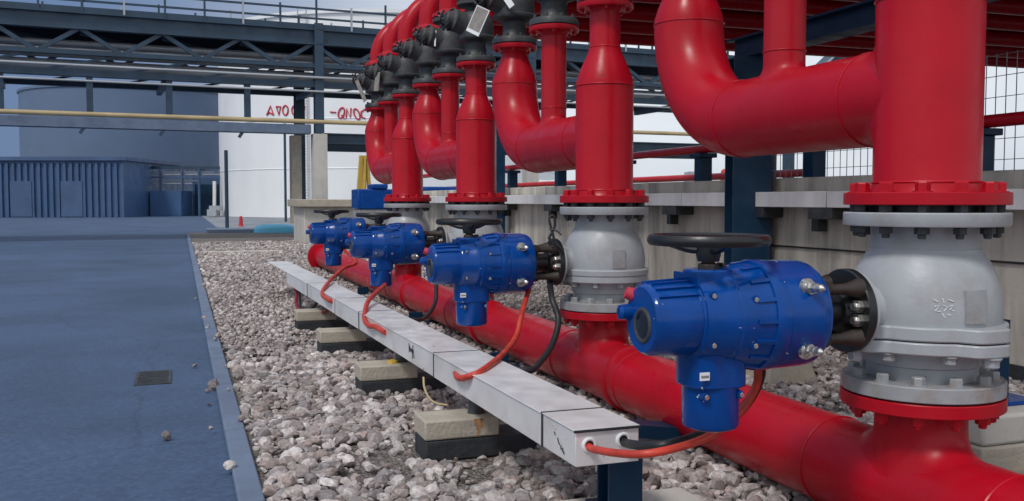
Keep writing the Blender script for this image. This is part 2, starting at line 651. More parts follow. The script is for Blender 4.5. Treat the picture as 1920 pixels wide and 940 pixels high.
# drain grate let into the road
g0 = gnd(288, 707)
dg = thing('drain_grate', 'dark slotted iron drain grate set in the road left of the kerb', 'drain', (g0.x, g0.y, -0.006))
fr = MB()
for a_, b_ in (((-.09, -.20, 0), (-.075, .20, .006)), ((.075, -.20, 0), (.09, .20, .006)),
               ((-.075, -.20, 0), (.075, -.185, .006)), ((-.075, .185, 0), (.075, .20, .006))):
    fr.box(a_, b_)
fr.build('frame', M['iron'], dg)
MB().box((-.075, -.185, 0.0005), (.075, .185, .002)).build('pit', M['black'], dg)
bars = MB()
for k in range(12):
    yy = -.17 + k * .0305
    bars.box((-.075, yy, .002), (.075, yy + .014, .0055))
bars.build('grating', M['iron'], dg)


# loose stones
def ico(sub):
    import bmesh
    bm = bmesh.new()
    bmesh.ops.create_icosphere(bm, subdivisions=sub, radius=1.0)
    V = np.array([v.co[:] for v in bm.verts])
    Fc = np.array([[v.index for v in f.verts] for f in bm.faces])
    bm.free()
    return V, Fc


def stones(name, y0, y1, x0, x1, step, rmin, rmax, sub, zj):
    V, Fc = ico(sub)
    nx, ny = int((x1 - x0) / step), int((y1 - y0) / step)
    gx, gy = np.meshgrid(np.arange(nx), np.arange(ny))
    px = x0 + (gx.ravel() + rng.uniform(-.1, 1.1, nx * ny)) * step
    py = y0 + (gy.ravel() + rng.uniform(-.1, 1.1, nx * ny)) * step
    keep = (px > KX1 + .02) & (px < 24)
    stray = (px <= KX1 + .02) & (px > KX0 - .35) & (rng.random(len(px)) < .018 * np.exp((px - KX1) / .10))
    keep |= stray
    # only what the photograph, or a step to its side, could show
    w = px * math.sin(YAW) + py * math.cos(YAW)
    u = (px * math.cos(YAW) - py * math.sin(YAW)) / np.maximum(w, .1) * F + 960
    keep &= (u > -500) & (u < 2500) & (w > .9)
    keep &= (px < 4.05) | (py > 21)
    # thin places where the brown fines show through
    thin = (np.sin(px * 2.7 + 1.3 * np.sin(py * 1.7)) * np.sin(py * 2.1 + .8 * np.sin(px * 3.3) + .5) + .35 * np.sin(px * 9 + py * 4) * np.sin(py * 8 - px * 3))
    keep &= ~((thin > .62) & (rng.random(len(px)) < .72))
    px, py = px[keep], py[keep]
    n = len(px)
    big = rng.random(n) ** 2.2
    rad = rmin + (rmax - rmin) * big
    var = 12
    shapes = []
    for k in range(var):
        d = np.ones(len(V))
        for _ in range(9):
            nrm = rng.normal(size=3)
            nrm /= np.linalg.norm(nrm)
            lim = rng.uniform(.46, .88)
            pr = V @ nrm
            d = np.minimum(d, np.where(pr > 1e-3, lim / np.maximum(pr, 1e-3), 9))
        shapes.append(V * d[:, None] * rng.uniform(.90, 1.08, (len(V), 1)))
    shapes = np.array(shapes)
    S = shapes[rng.integers(0, var, n)]
    S = S * (rng.uniform(.75, 1.3, (n, 1, 3)) * np.array([1, 1, .72])) * rad[:, None, None]
    ax = rng.uniform(0, 2 * math.pi, n)
    tl = rng.normal(0, .35, n)
    ca, sa = np.cos(ax), np.sin(ax)
    ct, st = np.cos(tl), np.sin(tl)
    y_ = S[:, :, 1] * ct[:, None] - S[:, :, 2] * st[:, None]
    z_ = S[:, :, 1] * st[:, None] + S[:, :, 2] * ct[:, None]
    x_ = S[:, :, 0]
    X = x_ * ca[:, None] - y_ * sa[:, None] + px[:, None]
    Y = x_ * sa[:, None] + y_ * ca[:, None] + py[:, None]
    # gentle heaps and hollows
    hump = .010 * np.sin(px * 3.1 + 1) * np.sin(py * 2.3) + .006 * np.sin(px * 7 + py * 5)
    Z = z_ + (rad * .25 + hump + rng.uniform(-zj, zj, n) + .002 + np.where(px < KX1 + .01, np.where(px > KX0, .024, .006), 0))[:, None]
    P = np.stack([X, Y, Z], -1).reshape(-1, 3)
    FF = (Fc[None] + (np.arange(n) * len(V))[:, None, None]).reshape(-1, 3)
    me = bpy.data.meshes.new(name)
    me.vertices.add(len(P))
    me.vertices.foreach_set('co', P.ravel())
    me.loops.add(FF.size)
    me.loops.foreach_set('vertex_index', FF.ravel().astype(np.int32))
    me.polygons.add(len(FF))
    me.polygons.foreach_set('loop_start', np.arange(0, FF.size, 3, dtype=np.int32))
    me.update(calc_edges=True)
    pal = np.array([(.40, .37, .365), (.33, .31, .315), (.50, .475, .47), (.36, .305, .285), (.25, .235, .24),
                    (.43, .39, .38), (.58, .56, .555), (.29, .26, .255)]) * 1.05 * np.array([1.04, .99, .965])
    patch = .5 + .5 * np.sin(px * 1.9 + 2 * np.sin(py * 1.1)) * np.sin(py * 1.5 + .6)
    colr = pal[rng.integers(0, len(pal), n)] * rng.uniform(.72, 1.12, (n, 1)) * (0.80 + .3 * patch[:, None])
    col4 = np.ones((n, len(V), 4))
    col4[:, :, :3] = colr[:, None, :]
    ca_ = me.color_attributes.new('tint', 'FLOAT_COLOR', 'POINT')
    ca_.data.foreach_set('color', col4.ravel().astype(np.float32))
    me.shade_smooth() if sub > 1 else None
    if sub > 1:
        me.set_sharp_from_angle(angle=R(24))
    me.materials.append(M['stone'])
    o = link(name, me)
    o["kind"] = 'stuff'
    return o


gA = stones('gravel', 1.0, 6.2, KX0 - .3, 4.05, .0262, .011, .040, 2, .011)
gB = stones('gravel', 6.2, 11.0, KX0 - .3, 4.05, .031, .013, .034, 1, .010)
gC = stones('gravel', 11.0, 22.0, KX1, 4.05, .052, .020, .044, 1, .010)
for o_ in (gA, gB, gC):
    tag(o_, 'loose grey and pinkish crushed stones covering the ground', 'gravel')

exec_later = []
# ------------------------------------------------------------------ retaining wall and what stands on it
WX = 4.06
wall = thing('retaining_wall', 'stained beige concrete retaining wall running behind the red header', 'wall', (WX, 0, 0))
pan = MB()
yy = 0.2
while yy < 21:
    MB().box((0, yy, -.05), (.22, yy + 1.895, E + .155)).build('panel', M['wall'], wall, bevel=.008)
    yy += 1.905
MB().box((.04, .2, -.05), (.18, 21.3, E + .13)).build('core', M['tar'], wall)
MB().box((-.012, .2, .0), (0.0, 21, .10)).build('plinth', M['tar'], wall)
wc = MB().tube([(WX - .012, .5, E - .31), (WX - .012, 3.4, E - .322), (WX - .012, 6.5, E - .33)], .006, n=6)
tag(wc.build('wall_cable', M['rubber']), 'thin black cable fixed level along the stained concrete wall', 'cable')

# white tray along the wall
wtray = thing('wall_cable_tray', 'white boxed cable tray fixed along the top of the concrete wall', 'cable tray', (WX - .18, 0, E - .05))
ys = [.6, 2.35, 4.08, 5.05, 6.9, 7.75, 9.3, 11.0, 12.8, 14.6, 16.5]
for a_, b_ in zip(ys[:-1], ys[1:]):
    MB().box((0, a_ + .004, 0), (.13, b_ - .004, .105)).build('cover', M['white'], wtray, bevel=.004)
MB().box((.006, .6, .004), (.124, 16.5, .10)).build('liner', M['tar'], wtray)
for i, yb in enumerate((4.3, 5.0, 5.75, 7.0, 8.3, 9.8, 11.4, 13.1)):
    bk = MB().box((0.005, yb, -.075), (.175, yb + .24, -.001))
    bk.box((.10, yb + .26, -.16), (.175, yb + .33, -.001))
    bk.build('bracket', M['iron'], wtray, bevel=.004)

# thin red line on blue saddle posts behind the wall
RX = 4.20
zt = E + .43
tag(MB().cyl((RX, .8, zt), (RX, 17, zt), .036).build('red_pipe', M['red']),
    'long thin red pipe carried on short blue posts above the wall', 'pipe')
for i, yb in enumerate((4.15, 5.60, 7.1, 8.6, 10.3, 12.0)):
    lab = ['short blue capped post on the wall at the right edge of the photo',
           'short blue steel post on the wall under the nearest red branch pipe',
           'short blue steel post on the wall just left of the tall navy column',
           'short blue post on the wall right of the second red riser column',
           'short blue post on the wall below the second red elbow',
           'farthest short blue post on the wall, seen below the second red elbow'][i]
    p_ = thing('pipe_post', lab, 'post', (RX, yb, E + .155), 'short blue posts on the wall')
    MB().box((-.055, -.055, 0), (.055, .055, .20)).build('post', M['navy'], p_, bevel=.004)
    MB().box((-.085, -.085, .20), (.085, .085, .238)).build('cap', M['navy'], p_, bevel=.004)

tag(MB().cyl((5.9, 8, E + .27), (5.9, 22, E + .27), .04).build('red_pipe', M['redfar']),
    'lower red pipe running in the background between the wall and the far yard', 'pipe')
tag(MB().cyl((5.9, 9.3, 0), (5.9, 9.3, E + .23), .03).build('pipe_stand', M['navy']), 'thin steel stand holding the lower red pipe behind the wall', 'stand')
tag(MB().cyl((5.9, 16.3, 0), (5.9, 16.3, E + .23), .03).build('pipe_stand', M['navy']), 'far thin steel stand under the lower red pipe beyond the wall', 'stand')

# mesh fence behind the wall
fence = thing('mesh_fence', 'tall welded wire mesh fence behind the concrete wall', 'fence', (5.2, 2.5, 0))
fw_ = MB()
for k in range(0, 62):
    yk = k * .0835
    fw_.bar((0, yk, .1), (0, yk, 1.93), .0045, .0045)
for k in range(0, 14):
    zk = .1 + k * .14
    fw_.bar((.005, 0, zk), (.005, 5.1, zk), .0045, .0045)
fw_.build('mesh', M['wire'], fence, smooth=0)
for yk in (0, 1.45, 5.1):
    MB().box((.012, yk - .025, 0), (.062, yk + .025, 2.0)).build('post', M['rack'], fence)

# ------------------------------------------------------------------ navy steel portal that carries the red pipes
por = thing('steel_support', 'dark navy steel column and beam rising behind the nearest red branch pipe', 'support', (3.90, 5.97, 0))
cb = MB(por.location)
cb.ibeam((3.90, 5.97, .02), (3.90, 5.97, E + 1.02), .27, .27, .018, up=(0.35, 1, 0))
cb.build('column', M['navy'], por)
MB().box((-.2, -.2, 0), (.2, .2, .02)).build('base_plate', M['navy'], por)
bb = MB(por.location)
bb.ibeam((3.90, 6.15, E + 1.095), (3.90, .6, E + 1.095), .16, .15, .014)
bb.box((3.82, 5.9, E + .86), (3.98, 5.98, E + 1.0))
bb.build('beam', M['navy'], por)
for yk in (5.42, 3.9, 2.2):
    MB(por.location).box((3.86, yk - .04, E + 1.17), (3.94, yk + .04, E + 1.645)).build('stub', M['navy'], por)
    MB(por.location).box((3.85, yk - .35, E + 1.645), (3.95, yk + .35, E + 1.665)).build('saddle_bar', M['navy'], por)
p2 = thing('steel_support', 'slim navy steel column behind the third red riser, near the wall end', 'support', (3.90, 11.7, 0))
MB().ibeam((0, 0, 0), (0, 0, E + 1.1), .14, .14, .012, up=(0, 1, 0)).build('column', M['navy'], p2)
MB().box((-.12, -.12, 0), (.12, .12, .015)).build('base_plate', M['navy'], p2)
p3 = thing('steel_support', 'navy steel portal holding up the far ends of the red pipes', 'support', (13.0, 5.9, 0))
MB().ibeam((0, -4.2, 0), (0, -4.2, E + 1.535), .2, .2, .014, up=(0, 1, 0)).build('column', M['navy'], p3)
MB().ibeam((0, 4.2, 0), (0, 4.2, E + 1.535), .2, .2, .014, up=(0, 1, 0)).build('column', M['navy'], p3)
MB().ibeam((0, -4.4, E + 1.60), (0, 4.4, E + 1.60), .14, .13, .014).build('beam', M['navy'], p3)

# ------------------------------------------------------------------ fasteners (shared meshes)


def hexbolt(name, r, h, m, washer=True):
    mb = MB()
    if washer:
        mb.lathe([(r * 1.28, 0), (r * 1.28, .003)], (0, 0, 0), seg=16)
    mb.lathe([(r, .002), (r, h * .86), (r * .86, h)], (0, 0, 0), seg=6)
    return mb.mesh(name, m, 25)


def studnut(name, r, h, m):
    mb = MB()
    mb.lathe([(r, 0), (r, h)], (0, 0, 0), seg=6)
    mb.lathe([(r * .55, h - .001), (r * .55, h + .010), (r * .4, h + .012)], (0, 0, 0), seg=12)
    return mb.mesh(name, m, 25)


B_red = hexbolt('bolt', .0185, .026, M['red'])
B_rednut = studnut('bolt', .0185, .022, M['red'])
B_red_s = hexbolt('bolt', .011, .014, M['red'])
B_dark = studnut('bolt', .018, .018, M['iron'])
B_grey = hexbolt('bolt', .017, .022, M['grey_dark'])
B_greyb = hexbolt('bolt', .020, .026, M['grey'])
B_steel = hexbolt('bolt', .0065, .006, M['steel'], False)


def bolts(parent, me, n, rad, z, flip=False, ph=.5, xy=(0, 0)):
    for k in range(n):
        th = 2 * math.pi * (k + ph) / n
        o = link('bolt', me, parent, (xy[0] + rad * math.cos(th), xy[1] + rad * math.sin(th), z))
        o.rotation_euler = (math.pi if flip else 0, 0, th)


# ------------------------------------------------------------------ the red header on the gravel
ZH, RH = E - .783, .134
hd = thing('header_pipe', 'large glossy red header pipe lying along the gravel under the valves', 'pipe', (XP, 0, 0))
HO = Vector(hd.location)
hb = MB(HO)
hb.cyl((XP, -.6, ZH), (XP, 13.2, ZH), RH, 80)
for yk in (1.68, 2.33, 3.62, 4.34, 5.66, 6.34, 7.65, 8.35, 10.4):
    hb.ring((XP, yk, ZH), (0, 1, 0), RH - .0005, .0045, 80, 6)
hb.build('pipe', M['red'], hd)
for k in (1, 2, 3):                    # reinforcing sleeves beside the outlets
    MB(HO).lathe([(RH, 0), (RH + .010, .004), (RH + .010, .055), (RH, .06)], (XP, UY[k] - .30, ZH), (0, 1, 0), 72, False).build('sleeve', M['red'], hd)
ef = MB(HO).lathe([(.135, 13.16), (.205, 13.165), (.205, 13.205), (.135, 13.21)], (XP, 0, ZH), (0, 1, 0), 64)
ef.lathe([(.205, 13.212), (.205, 13.25), (.19, 13.256)], (XP, 0, ZH), (0, 1, 0), 64)
ef.build('end_flange', M['red'], hd)
ZF0, ZF1 = E - .540, E - .506          # outlet flange
for yk in UY:
    MB(HO).branch((XP, yk, ZH), (0, 0, 1), (0, 1, 0), .116, RH, ZF0 - ZH + .002, .085).build('outlet', M['red'], hd)
    fl = MB().lathe([(.112, 0), (.203, .001), (.2045, .003), (.2045, .032), (.203, .034), (.1, .034)], (0, 0, 0), seg=72)
    fo = fl.build('outlet_flange', M['red'], hd, (0, yk, ZF0))
    bolts(fo, B_rednut, 12, .170, 0, True)

# ------------------------------------------------------------------ ball valves
ZV0 = ZF1 + .004


def valve(label, lobed):
    t = thing('ball_valve', label, 'valve', (XP, UY[0], ZV0), 'grey ball valves on the header')
    zz = lambda z: E + z - ZV0
    g = MB().lathe([(.15, -.0035), (.188, -.0035), (.188, .0005), (.15, .0005)], (0, 0, 0), seg=64)
    g.build('gasket', M['rubber'], t)
    lf = MB().lathe([(.12, .0), (.201, .001), (.203, .003), (.203, .036), (.200, .039), (.12, .040)], (0, 0, 0), seg=72)
    lfo = lf.build('flange', M['grey_dark'], t)
    bolts(lfo, B_grey, 12, .170, .039)
    body = MB().lathe([(.138, zz(-.466)), (.137, zz(-.44)), (.139, zz(-.428)), (.147, zz(-.424)), (.149, zz(-.41)),
                       (.150, zz(-.400)), (.160, zz(-.388)), (.172, zz(-.375)), (.1845, zz(-.34)), (.190, zz(-.30)),
                       (.190, zz(-.27)), (.186, zz(-.24)), (.179, zz(-.21)), (.169, zz(-.182)), (.157, zz(-.158)),
                       (.145, zz(-.140)), (.138, zz(-.131)), (.1375, zz(-.126)), (.1345, zz(-.1255)), (.134, zz(-.075)), (.137, zz(-.064))],
                      (0, 0, 0), seg=72)
    body.build('body', M['grey'], t)
    tf = MB().lathe([(.12, zz(-.068)), (.2025, zz(-.067)), (.2045, zz(-.064)), (.2045, zz(-.035)), (.202, zz(-.032)), (.12, zz(-.031))], (0, 0, 0), seg=72)
    tfo = tf.build('flange', M['grey'], t)
    bolts(tfo, B_dark, 12, .170, zz(-.067), True)
    MB().lathe([(.11, zz(-.033)), (.148, zz(-.033)), (.148, zz(-.013)), (.11, zz(-.013))], (0, 0, 0), seg=64).build('gasket', M['rubber'], t)
    # joint between the two body halves
    if lobed:
        for z0, z1, gr in ((-.384, -.352, 0), (-.349, -.314, 1)):
            out = []
            for k in range(144):
                th = 2 * math.pi * k / 144
                l_ = max(0, math.cos(4 * (th - R(-88)))) ** 1.2
                rr = .203 + .036 * min(1, l_ * 1.5)
                out.append((rr * math.cos(th), rr * math.sin(th)))
            cl = MB().prism(out, zz(z0), zz(z1))
            jo = cl.build('joint_ring', M['grey'], t, bevel=.004)
            if not gr:
                for k in range(4):
                    th = R(-88 + 90 * k)
                    o = link('bolt', B_greyb, jo, (.219 * math.cos(th), .219 * math.sin(th), zz(-.384)))
                    o.rotation_euler = (math.pi, 0, th)
                bolts(jo, B_grey, 8, .182, zz(-.384), True, .5)
    else:
        jo = MB().lathe([(.15, zz(-.372)), (.199, zz(-.372)), (.202, zz(-.369)), (.202, zz(-.346)), (.198, zz(-.343)),
                         (.198, zz(-.341)), (.204, zz(-.339)), (.205, zz(-.318)), (.198, zz(-.312)), (.15, zz(-.312))], (0, 0, 0), seg=72)
        jo = jo.build('joint_ring', M['grey'], t)
        bolts(jo, B_grey, 10, .176, zz(-.372), True)
    # stem neck and mounting flange that face the actuator
    st = MB().lathe([(.085, .13), (.070, .165), (.064, .195), (.066, .216), (.101, .224), (.1035, .226), (.1035, .2325), (.102, .2335), (.03, .2335)],
                    (0, 0, zz(-.282)), (-1, 0, 0), 56)
    st.build('stem_flange', M['grey'], t)
    # cast name plate
    thp = R(-94)
    n_ = Vector((math.cos(thp), math.sin(thp), 0))
    s_ = Vector((-n_.y, n_.x, 0))
    pl = MB()
    c_ = n_ * .186 + Vector((0, 0, zz(-.262)))
    rows = []
    for j in range(2):
        for i in range(7):
            a_ = thp + (i - 3) * R(2.9)
            rr = .1935 + .0
            for dr in (-.012, 0):
                rows.append(Vector(((rr + dr) * math.cos(a_), (rr + dr) * math.sin(a_), zz(-.304) + j * .083)))
    fs_ = []
    idx = lambda j, i, d: j * 14 + i * 2 + d
    for i in range(6):
        fs_.append((idx(0, i, 1), idx(0, i + 1, 1), idx(1, i + 1, 1), idx(1, i, 1)))
        fs_.append((idx(0, i, 0), idx(0, i + 1, 0), idx(0, i + 1, 1), idx(0, i, 1)))
        fs_.append((idx(1, i, 1), idx(1, i + 1, 1), idx(1, i + 1, 0), idx(1, i, 0)))
    for i in (0, 6):
        fs_.append((idx(0, i, 0), idx(0, i, 1), idx(1, i, 1), idx(1, i, 0)))
    pl.add(rows, fs_)
    pl.build('plate', M['grey_dark'], t)
    if lobed:
        mk = MB()
        def onv(du, dz):
            a_ = R(-119) + du / .19
            z = -.262 + dz
            rr = .1905 - max(0, (abs(z + .285) - .015)) * .06
            return Vector((rr * math.cos(a_), rr * math.sin(a_), zz(z)))
        strokes = [[(-.022, .018), (-.012, .012)], [(-.002, .022), (.002, .010)], [(.012, .018), (.024, .014)], [(-.020, .000), (-.008, .004), (-.018, -.010), (-.006, -.012)],
                   [(.0, .004), (.010, .000), (.002, -.010)], [(.014, .002), (.024, .004), (.016, -.006), (.026, -.010)], [(-.002, -.016), (.004, -.026)], [(.010, -.018), (.018, -.020)]]
        for s__ in strokes:
            mk.tube([onv(a_, b_) for a_, b_ in s__], .0013, 6)
        mk.build('chalk_mark', M['whitepaint'], t)
    return t


v0 = valve('nearest grey ball valve, the largest one, with white chalk marks and lobed joint', True)
v1 = valve('second grey ball valve from the front, with a round joint ring', False)
v1.location.y = UY[1]
for k, lab in ((2, 'third grey ball valve, mostly hidden behind the second blue actuator'),
               (3, 'fourth and farthest grey ball valve behind the third blue actuator')):
    c_ = copy_tree(v1)
    c_.location.y = UY[k]
    c_["label"] = lab

# ------------------------------------------------------------------ blue electric actuators
ZA = E - .282


def actuator(label):
    t = thing('valve_actuator', label, 'actuator', (XP, UY[0], ZA), 'blue actuators on the grey valves')
    ax = (-1, 0, 0)
    # mounting bracket: dark plate, posts and coupling
    br = MB().lathe([(.03, .235), (.104, .235), (.107, .238), (.107, .256), (.104, .259), (.03, .259)], (0, 0, 0), ax, 56)
    br.lathe([(.060, .255), (.058, .262), (.050, .285), (.040, .290), (.040, .345), (.062, .350), (.066, .40)], (0, 0, 0), ax, 32)
    bro = br.build('bracket', M['black'], t)
    for k in range(4):
        th = R(45 + 90 * k)
        yy, zz = .070 * math.cos(th), .070 * math.sin(th)
        MB().lathe([(.027, 0), (.020, .022), (.0135, .05), (.0135, .09), (.021, .10), (.023, .14)], (-.256, yy * 1.24, zz * 1.24), ax, 16).build('post', M['brown'], bro)
        MB().lathe([(.017, 0), (.017, .014), (.010, .0145), (.010, .024)], (-.258, yy * 1.38, zz * .35), ax, 6).build('nut', M['steel'], bro)
    # gear drum
    dr = MB().lathe([(.08, .376), (.114, .377), (.123, .381), (.1305, .394), (.1325, .42), (.1345, .494), (.1345, .495), (.1325, .497), (.1325, .501),
                     (.1350, .503), (.1360, .508), (.1360, .536), (.1345, .541), (.129, .543)], (0, 0, 0), ax, 72)
    dr.build('gear_housing', M['blue'], t)
    md = MB().lathe([(.129, .541), (.126, .565), (.122, .600), (.1205, .622), (.117, .626), (.117, .642), (.113, .648), (.106, .700), (.102, .708)], (0, 0, 0), ax, 72)
    for k in range(16):                 # ribs around the shoulder
        th = 2 * math.pi * k / 16
        d = Vector((0, math.cos(th), math.sin(th)))
        md.bar(Vector((-.540, 0, 0)) + d * .1285, Vector((-.588, 0, 0)) + d * .1225, .010, .012, d)
    # vertical trunk that carries handwheel above and terminal box below
    md.lathe([(.060, -.02), (.060, .112), (.056, .116)], (-.650, 0, 0), (0, 0, 1), 40)
    md.box((-.712, -.058, .03), (-.590, .058, .108))
    md.build('gearbox', M['blue'], t)
    mo = MB().lathe([(.098, .704), (.096, .708), (.0905, .712), (.090, .74), (.086, .812), (.083, .822), (.077, .829), (.04, .829)], (0, 0, 0), ax, 64)
    for k in range(7):                  # cooling fins on the upper side
        th = R(42 + 16 * k)
        d = Vector((0, math.cos(th), math.sin(th)))
        mo.bar(Vector((-.715, 0, 0)) + d * .089, Vector((-.815, 0, 0)) + d * .084, .005, .016, d)
    mo = mo.build('motor', M['blue'], t)
    wr = MB().ring((-.829, -.010, -.012), ax, .037, .0055, 40, 10)
    wr.build('window_ring', M['iron'], mo)
    MB().lathe([(.036, 0), (.036, .003), (.025, .005)], (-.828, -.010, -.012), ax, 32).build('window', M['glass'], mo)
    kn = MB().lathe([(.016, 0), (.020, .006), (.018, .030), (.011, .036)], (-.822, .062, .012), ax, 20)
    kn.bar((-.853, .062, -.004), (-.853, .062, .028), .008, .010)
    kn.build('selector_knob', M['blue'], mo)
    MB().lathe([(.014, 0), (.017, .004), (.014, .022)], (-.820, .055, .052), (-.9, .25, .35), 16).build('red_knob', M['letters'], mo)
    # terminal box below
    tb = MB()
    out = []
    for k in range(48):
        th = 2 * math.pi * k / 48
        c_, s_ = math.cos(th), math.sin(th)
        q = .34
        out.append((-.640 + .077 * math.copysign(abs(c_) ** (2 * q), c_), .072 * math.copysign(abs(s_) ** (2 * q), s_)))
    tb.prism(out, -.165, -.075)
    tb.lathe([(.072, -.158), (.0695, -.175), (.069, -.258), (.065, -.267), (.054, -.271)], (-.640, 0, 0), (0, 0, 1), 48)
    tbo = tb.build('terminal_box', M['blue'], t, bevel=.004)
    MB().box((-.712, -.0740, -.140), (-.687, -.0705, -.121)).build('label_plate', M['whitepaint'], tbo)
    ln = MB()
    for k in range(7):
        xk = -.709 + k * .003
        ln.box((xk, -.0746, -.134), (xk + .0016, -.0739, -.128))
    ln.build('print', M['ink'], tbo, smooth=0)
    MB().lathe([(.016, 0), (.016, .022), (.012, .026)], (-.582, .030, -.145), (1, 0, 0), 16).build('cable_gland', M['steel'], tbo)
    # small cover screws
    for (x_, y_, z_) in ((-.690, -.092, .060), (-.690, -.094, -.055), (-.590, -.113, .050), (-.590, -.112, -.058), (-.690, -.064, -.182), (-.595, -.064, -.182)):
        o = link('bolt', B_steel, t, (x_, y_, z_))
        o.rotation_euler = (R(90), 0, 0)
        MB().cyl((x_, y_ + .02, z_), (x_, y_ + .001, z_), .010, 14).build('screw_boss', M['blue'], t)
    # two stop bolts with lock nuts on the drum
    for z_ in (.074, -.076):
        sb = MB().lathe([(.022, 0), (.022, .010), (.016, .0105), (.016, .020)], (-.448, -.104, z_), (.25, -1, .02), 20)
        sb.lathe([(.013, .02), (.013, .034)], (-.448, -.104, z_), (.25, -1, .02), 6)
        sb.lathe([(.010, .034), (.010, .048), (.004, .056)], (-.448, -.104, z_), (.25, -1, .02), 14)
        sb.build('stop_bolt', M['steel'], t)
    # handwheel
    hw = MB()
    c0 = Vector((-.650, 0, .186))
    hw.lathe([(.128, -.008), (.134, -.013), (.142, -.012), (.147, -.004), (.147, .004), (.142, .012), (.134, .013), (.128, .008), (.128, -.008)],
             c0, (0, 0, 1), 72, False)
    for k in range(3):
        th = R(25 + 120 * k)
        d = Vector((math.cos(th), math.sin(th), 0))
        hw.tube([c0 + d * .132, c0 + d * .10 + Vector((0, 0, -.006)), c0 + d * .05 + Vector((0, 0, -.022)), c0 + Vector((0, 0, -.026))], .010, 10, n=4)
    hw.lathe([(.026, -.052), (.030, -.036), (.028, -.012), (.018, -.008)], c0, (0, 0, 1), 28)
    hwo = hw.build('handwheel', M['black'], t)
    sk = MB().box((-.692, -.042, .103), (-.608, .042, .111))
    sk.lathe([(.026, .110), (.026, .128), (.017, .129), (.016, .142)], (-.650, 0, 0), (0, 0, 1), 8)
    sk.box((-.622, -.020, .110), (-.612, .01, .130))
    sk.build('stem', M['brown'], hwo, bevel=.002)
    return t


a0 = actuator('nearest and largest blue electric actuator, its dark window and black handwheel facing the camera')
for k, lab in ((1, 'second blue electric actuator from the front, beside the second grey valve'),
               (2, 'third blue electric actuator, between the second one and the farthest one'),
               (3, 'farthest blue electric actuator, above the far end of the red header')):
    c_ = copy_tree(a0)
    c_.location.y = UY[k]
    c_["label"] = lab

# ------------------------------------------------------------------ red riser manifolds
ZR0 = E - .013
RP = .1325
ZB = E + .2804                       # branch axis
DEL, DMID = 1.245, .630               # elbow riser and middle riser behind the column
ZT = E + .893


def small_flange(t, dy, r_in=.068):
    f_ = MB().lathe([(r_in, -.045), (r_in + .010, -.028), (r_in + .03, -.026), (.128, -.025), (.130, -.022), (.130, -.002), (.128, 0), (.05, 0)], (0, 0, 0), seg=56)
    fo = f_.build('top_flange', M['red'], t, (0, dy, ZT - ZR0))
    bolts(fo, B_red_s, 8, .105, -.025, True)


def riser(label):
    t = thing('riser_pipe', label, 'riser pipe', (XP, UY[0], ZR0), 'red riser manifolds')
    z = lambda q: E + q - ZR0
    bf = MB().lathe([(.11, 0), (.2025, 0), (.2045, .002), (.2045, .030), (.2025, .032), (.11, .032)], (0, 0, 0), seg=72)
    bfo = bf.build('bottom_flange', M['red'], t)
    bolts(bfo, B_red, 12, .172, .032)
    bolts(bfo, B_dark, 12, .172, 0, True)
    co = MB().lathe([(RP + .012, .030), (RP + .008, .036), (RP, .060), (RP, z(.52)), (RP - .003, z(.545)), (RP - .018, z(.59)), (RP - .038, z(.635)),
                     (.077, z(.672)), (.0705, z(.70)), (.070, z(.87))], (0, 0, 0), seg=72, caps=False)
    for q, r_ in ((.058, RP), (.52, RP), (.695, .0705)):
        co.ring((0, 0, z(q) if q > .1 else q), (0, 0, 1), r_, .0042, 72, 6)
    co.build('column', M['red'], t)
    bc = Vector((0, 0, ZB - ZR0))
    rad = .39
    b1 = MB().branch(bc, (0, 1, 0), (0, 0, 1), RP - .001, RP, DEL - rad, .055)
    for q in (.20, DEL - rad):
        b1.ring(bc + Vector((0, q, 0)), (0, 1, 0), RP - .001, .003, 72, 6)
    b1.build('branch', M['red'], t)
    pts = [bc + Vector((0, DEL - rad + rad * math.sin(a_), rad - rad * math.cos(a_))) for a_ in np.linspace(0, math.pi / 2, 28)]
    el = MB().tube(pts, RP - .001, 72, close=False)
    el.build('elbow', M['red'], t)
    er = MB().lathe([(RP - .001, z(.668)), (RP - .003, z(.69)), (RP - .016, z(.73)), (RP - .033, z(.77)), (.085, z(.805)), (.074, z(.835)), (.071, z(.868))],
                    (0, DEL, 0), seg=72, caps=False)
    er.ring((0, DEL, z(.668)), (0, 0, 1), RP - .001, .0032, 72, 6)
    er.build('reducer', M['red'], t)
    mi = MB().branch(bc + Vector((0, DMID, 0)), (0, 0, 1), (0, 1, 0), .066, RP - .001, ZT - .03 - ZB, .036)
    mi.ring((0, DMID, z(.476)), (0, 0, 1), .066, .003, 56, 6)
    mi.build('middle_riser', M['red'], t)
    for dy in (0, DMID, DEL):
        small_flange(t, dy)
    return t


r0 = riser('nearest red riser, the thickest column with its branch and elbow at upper right')
for k, lab in ((1, 'second red riser with reducer and elbow, above the second grey valve'),
               (2, 'third red riser with reducer and elbow, above the third valve'),
               (3, 'farthest red riser with elbow, leftmost of the red columns')):
    c_ = copy_tree(r0)
    c_.location.y = UY[k]
    c_["label"] = lab

# ------------------------------------------------------------------ dark check valves on top and the red lines they feed
ZC = ZT + .003


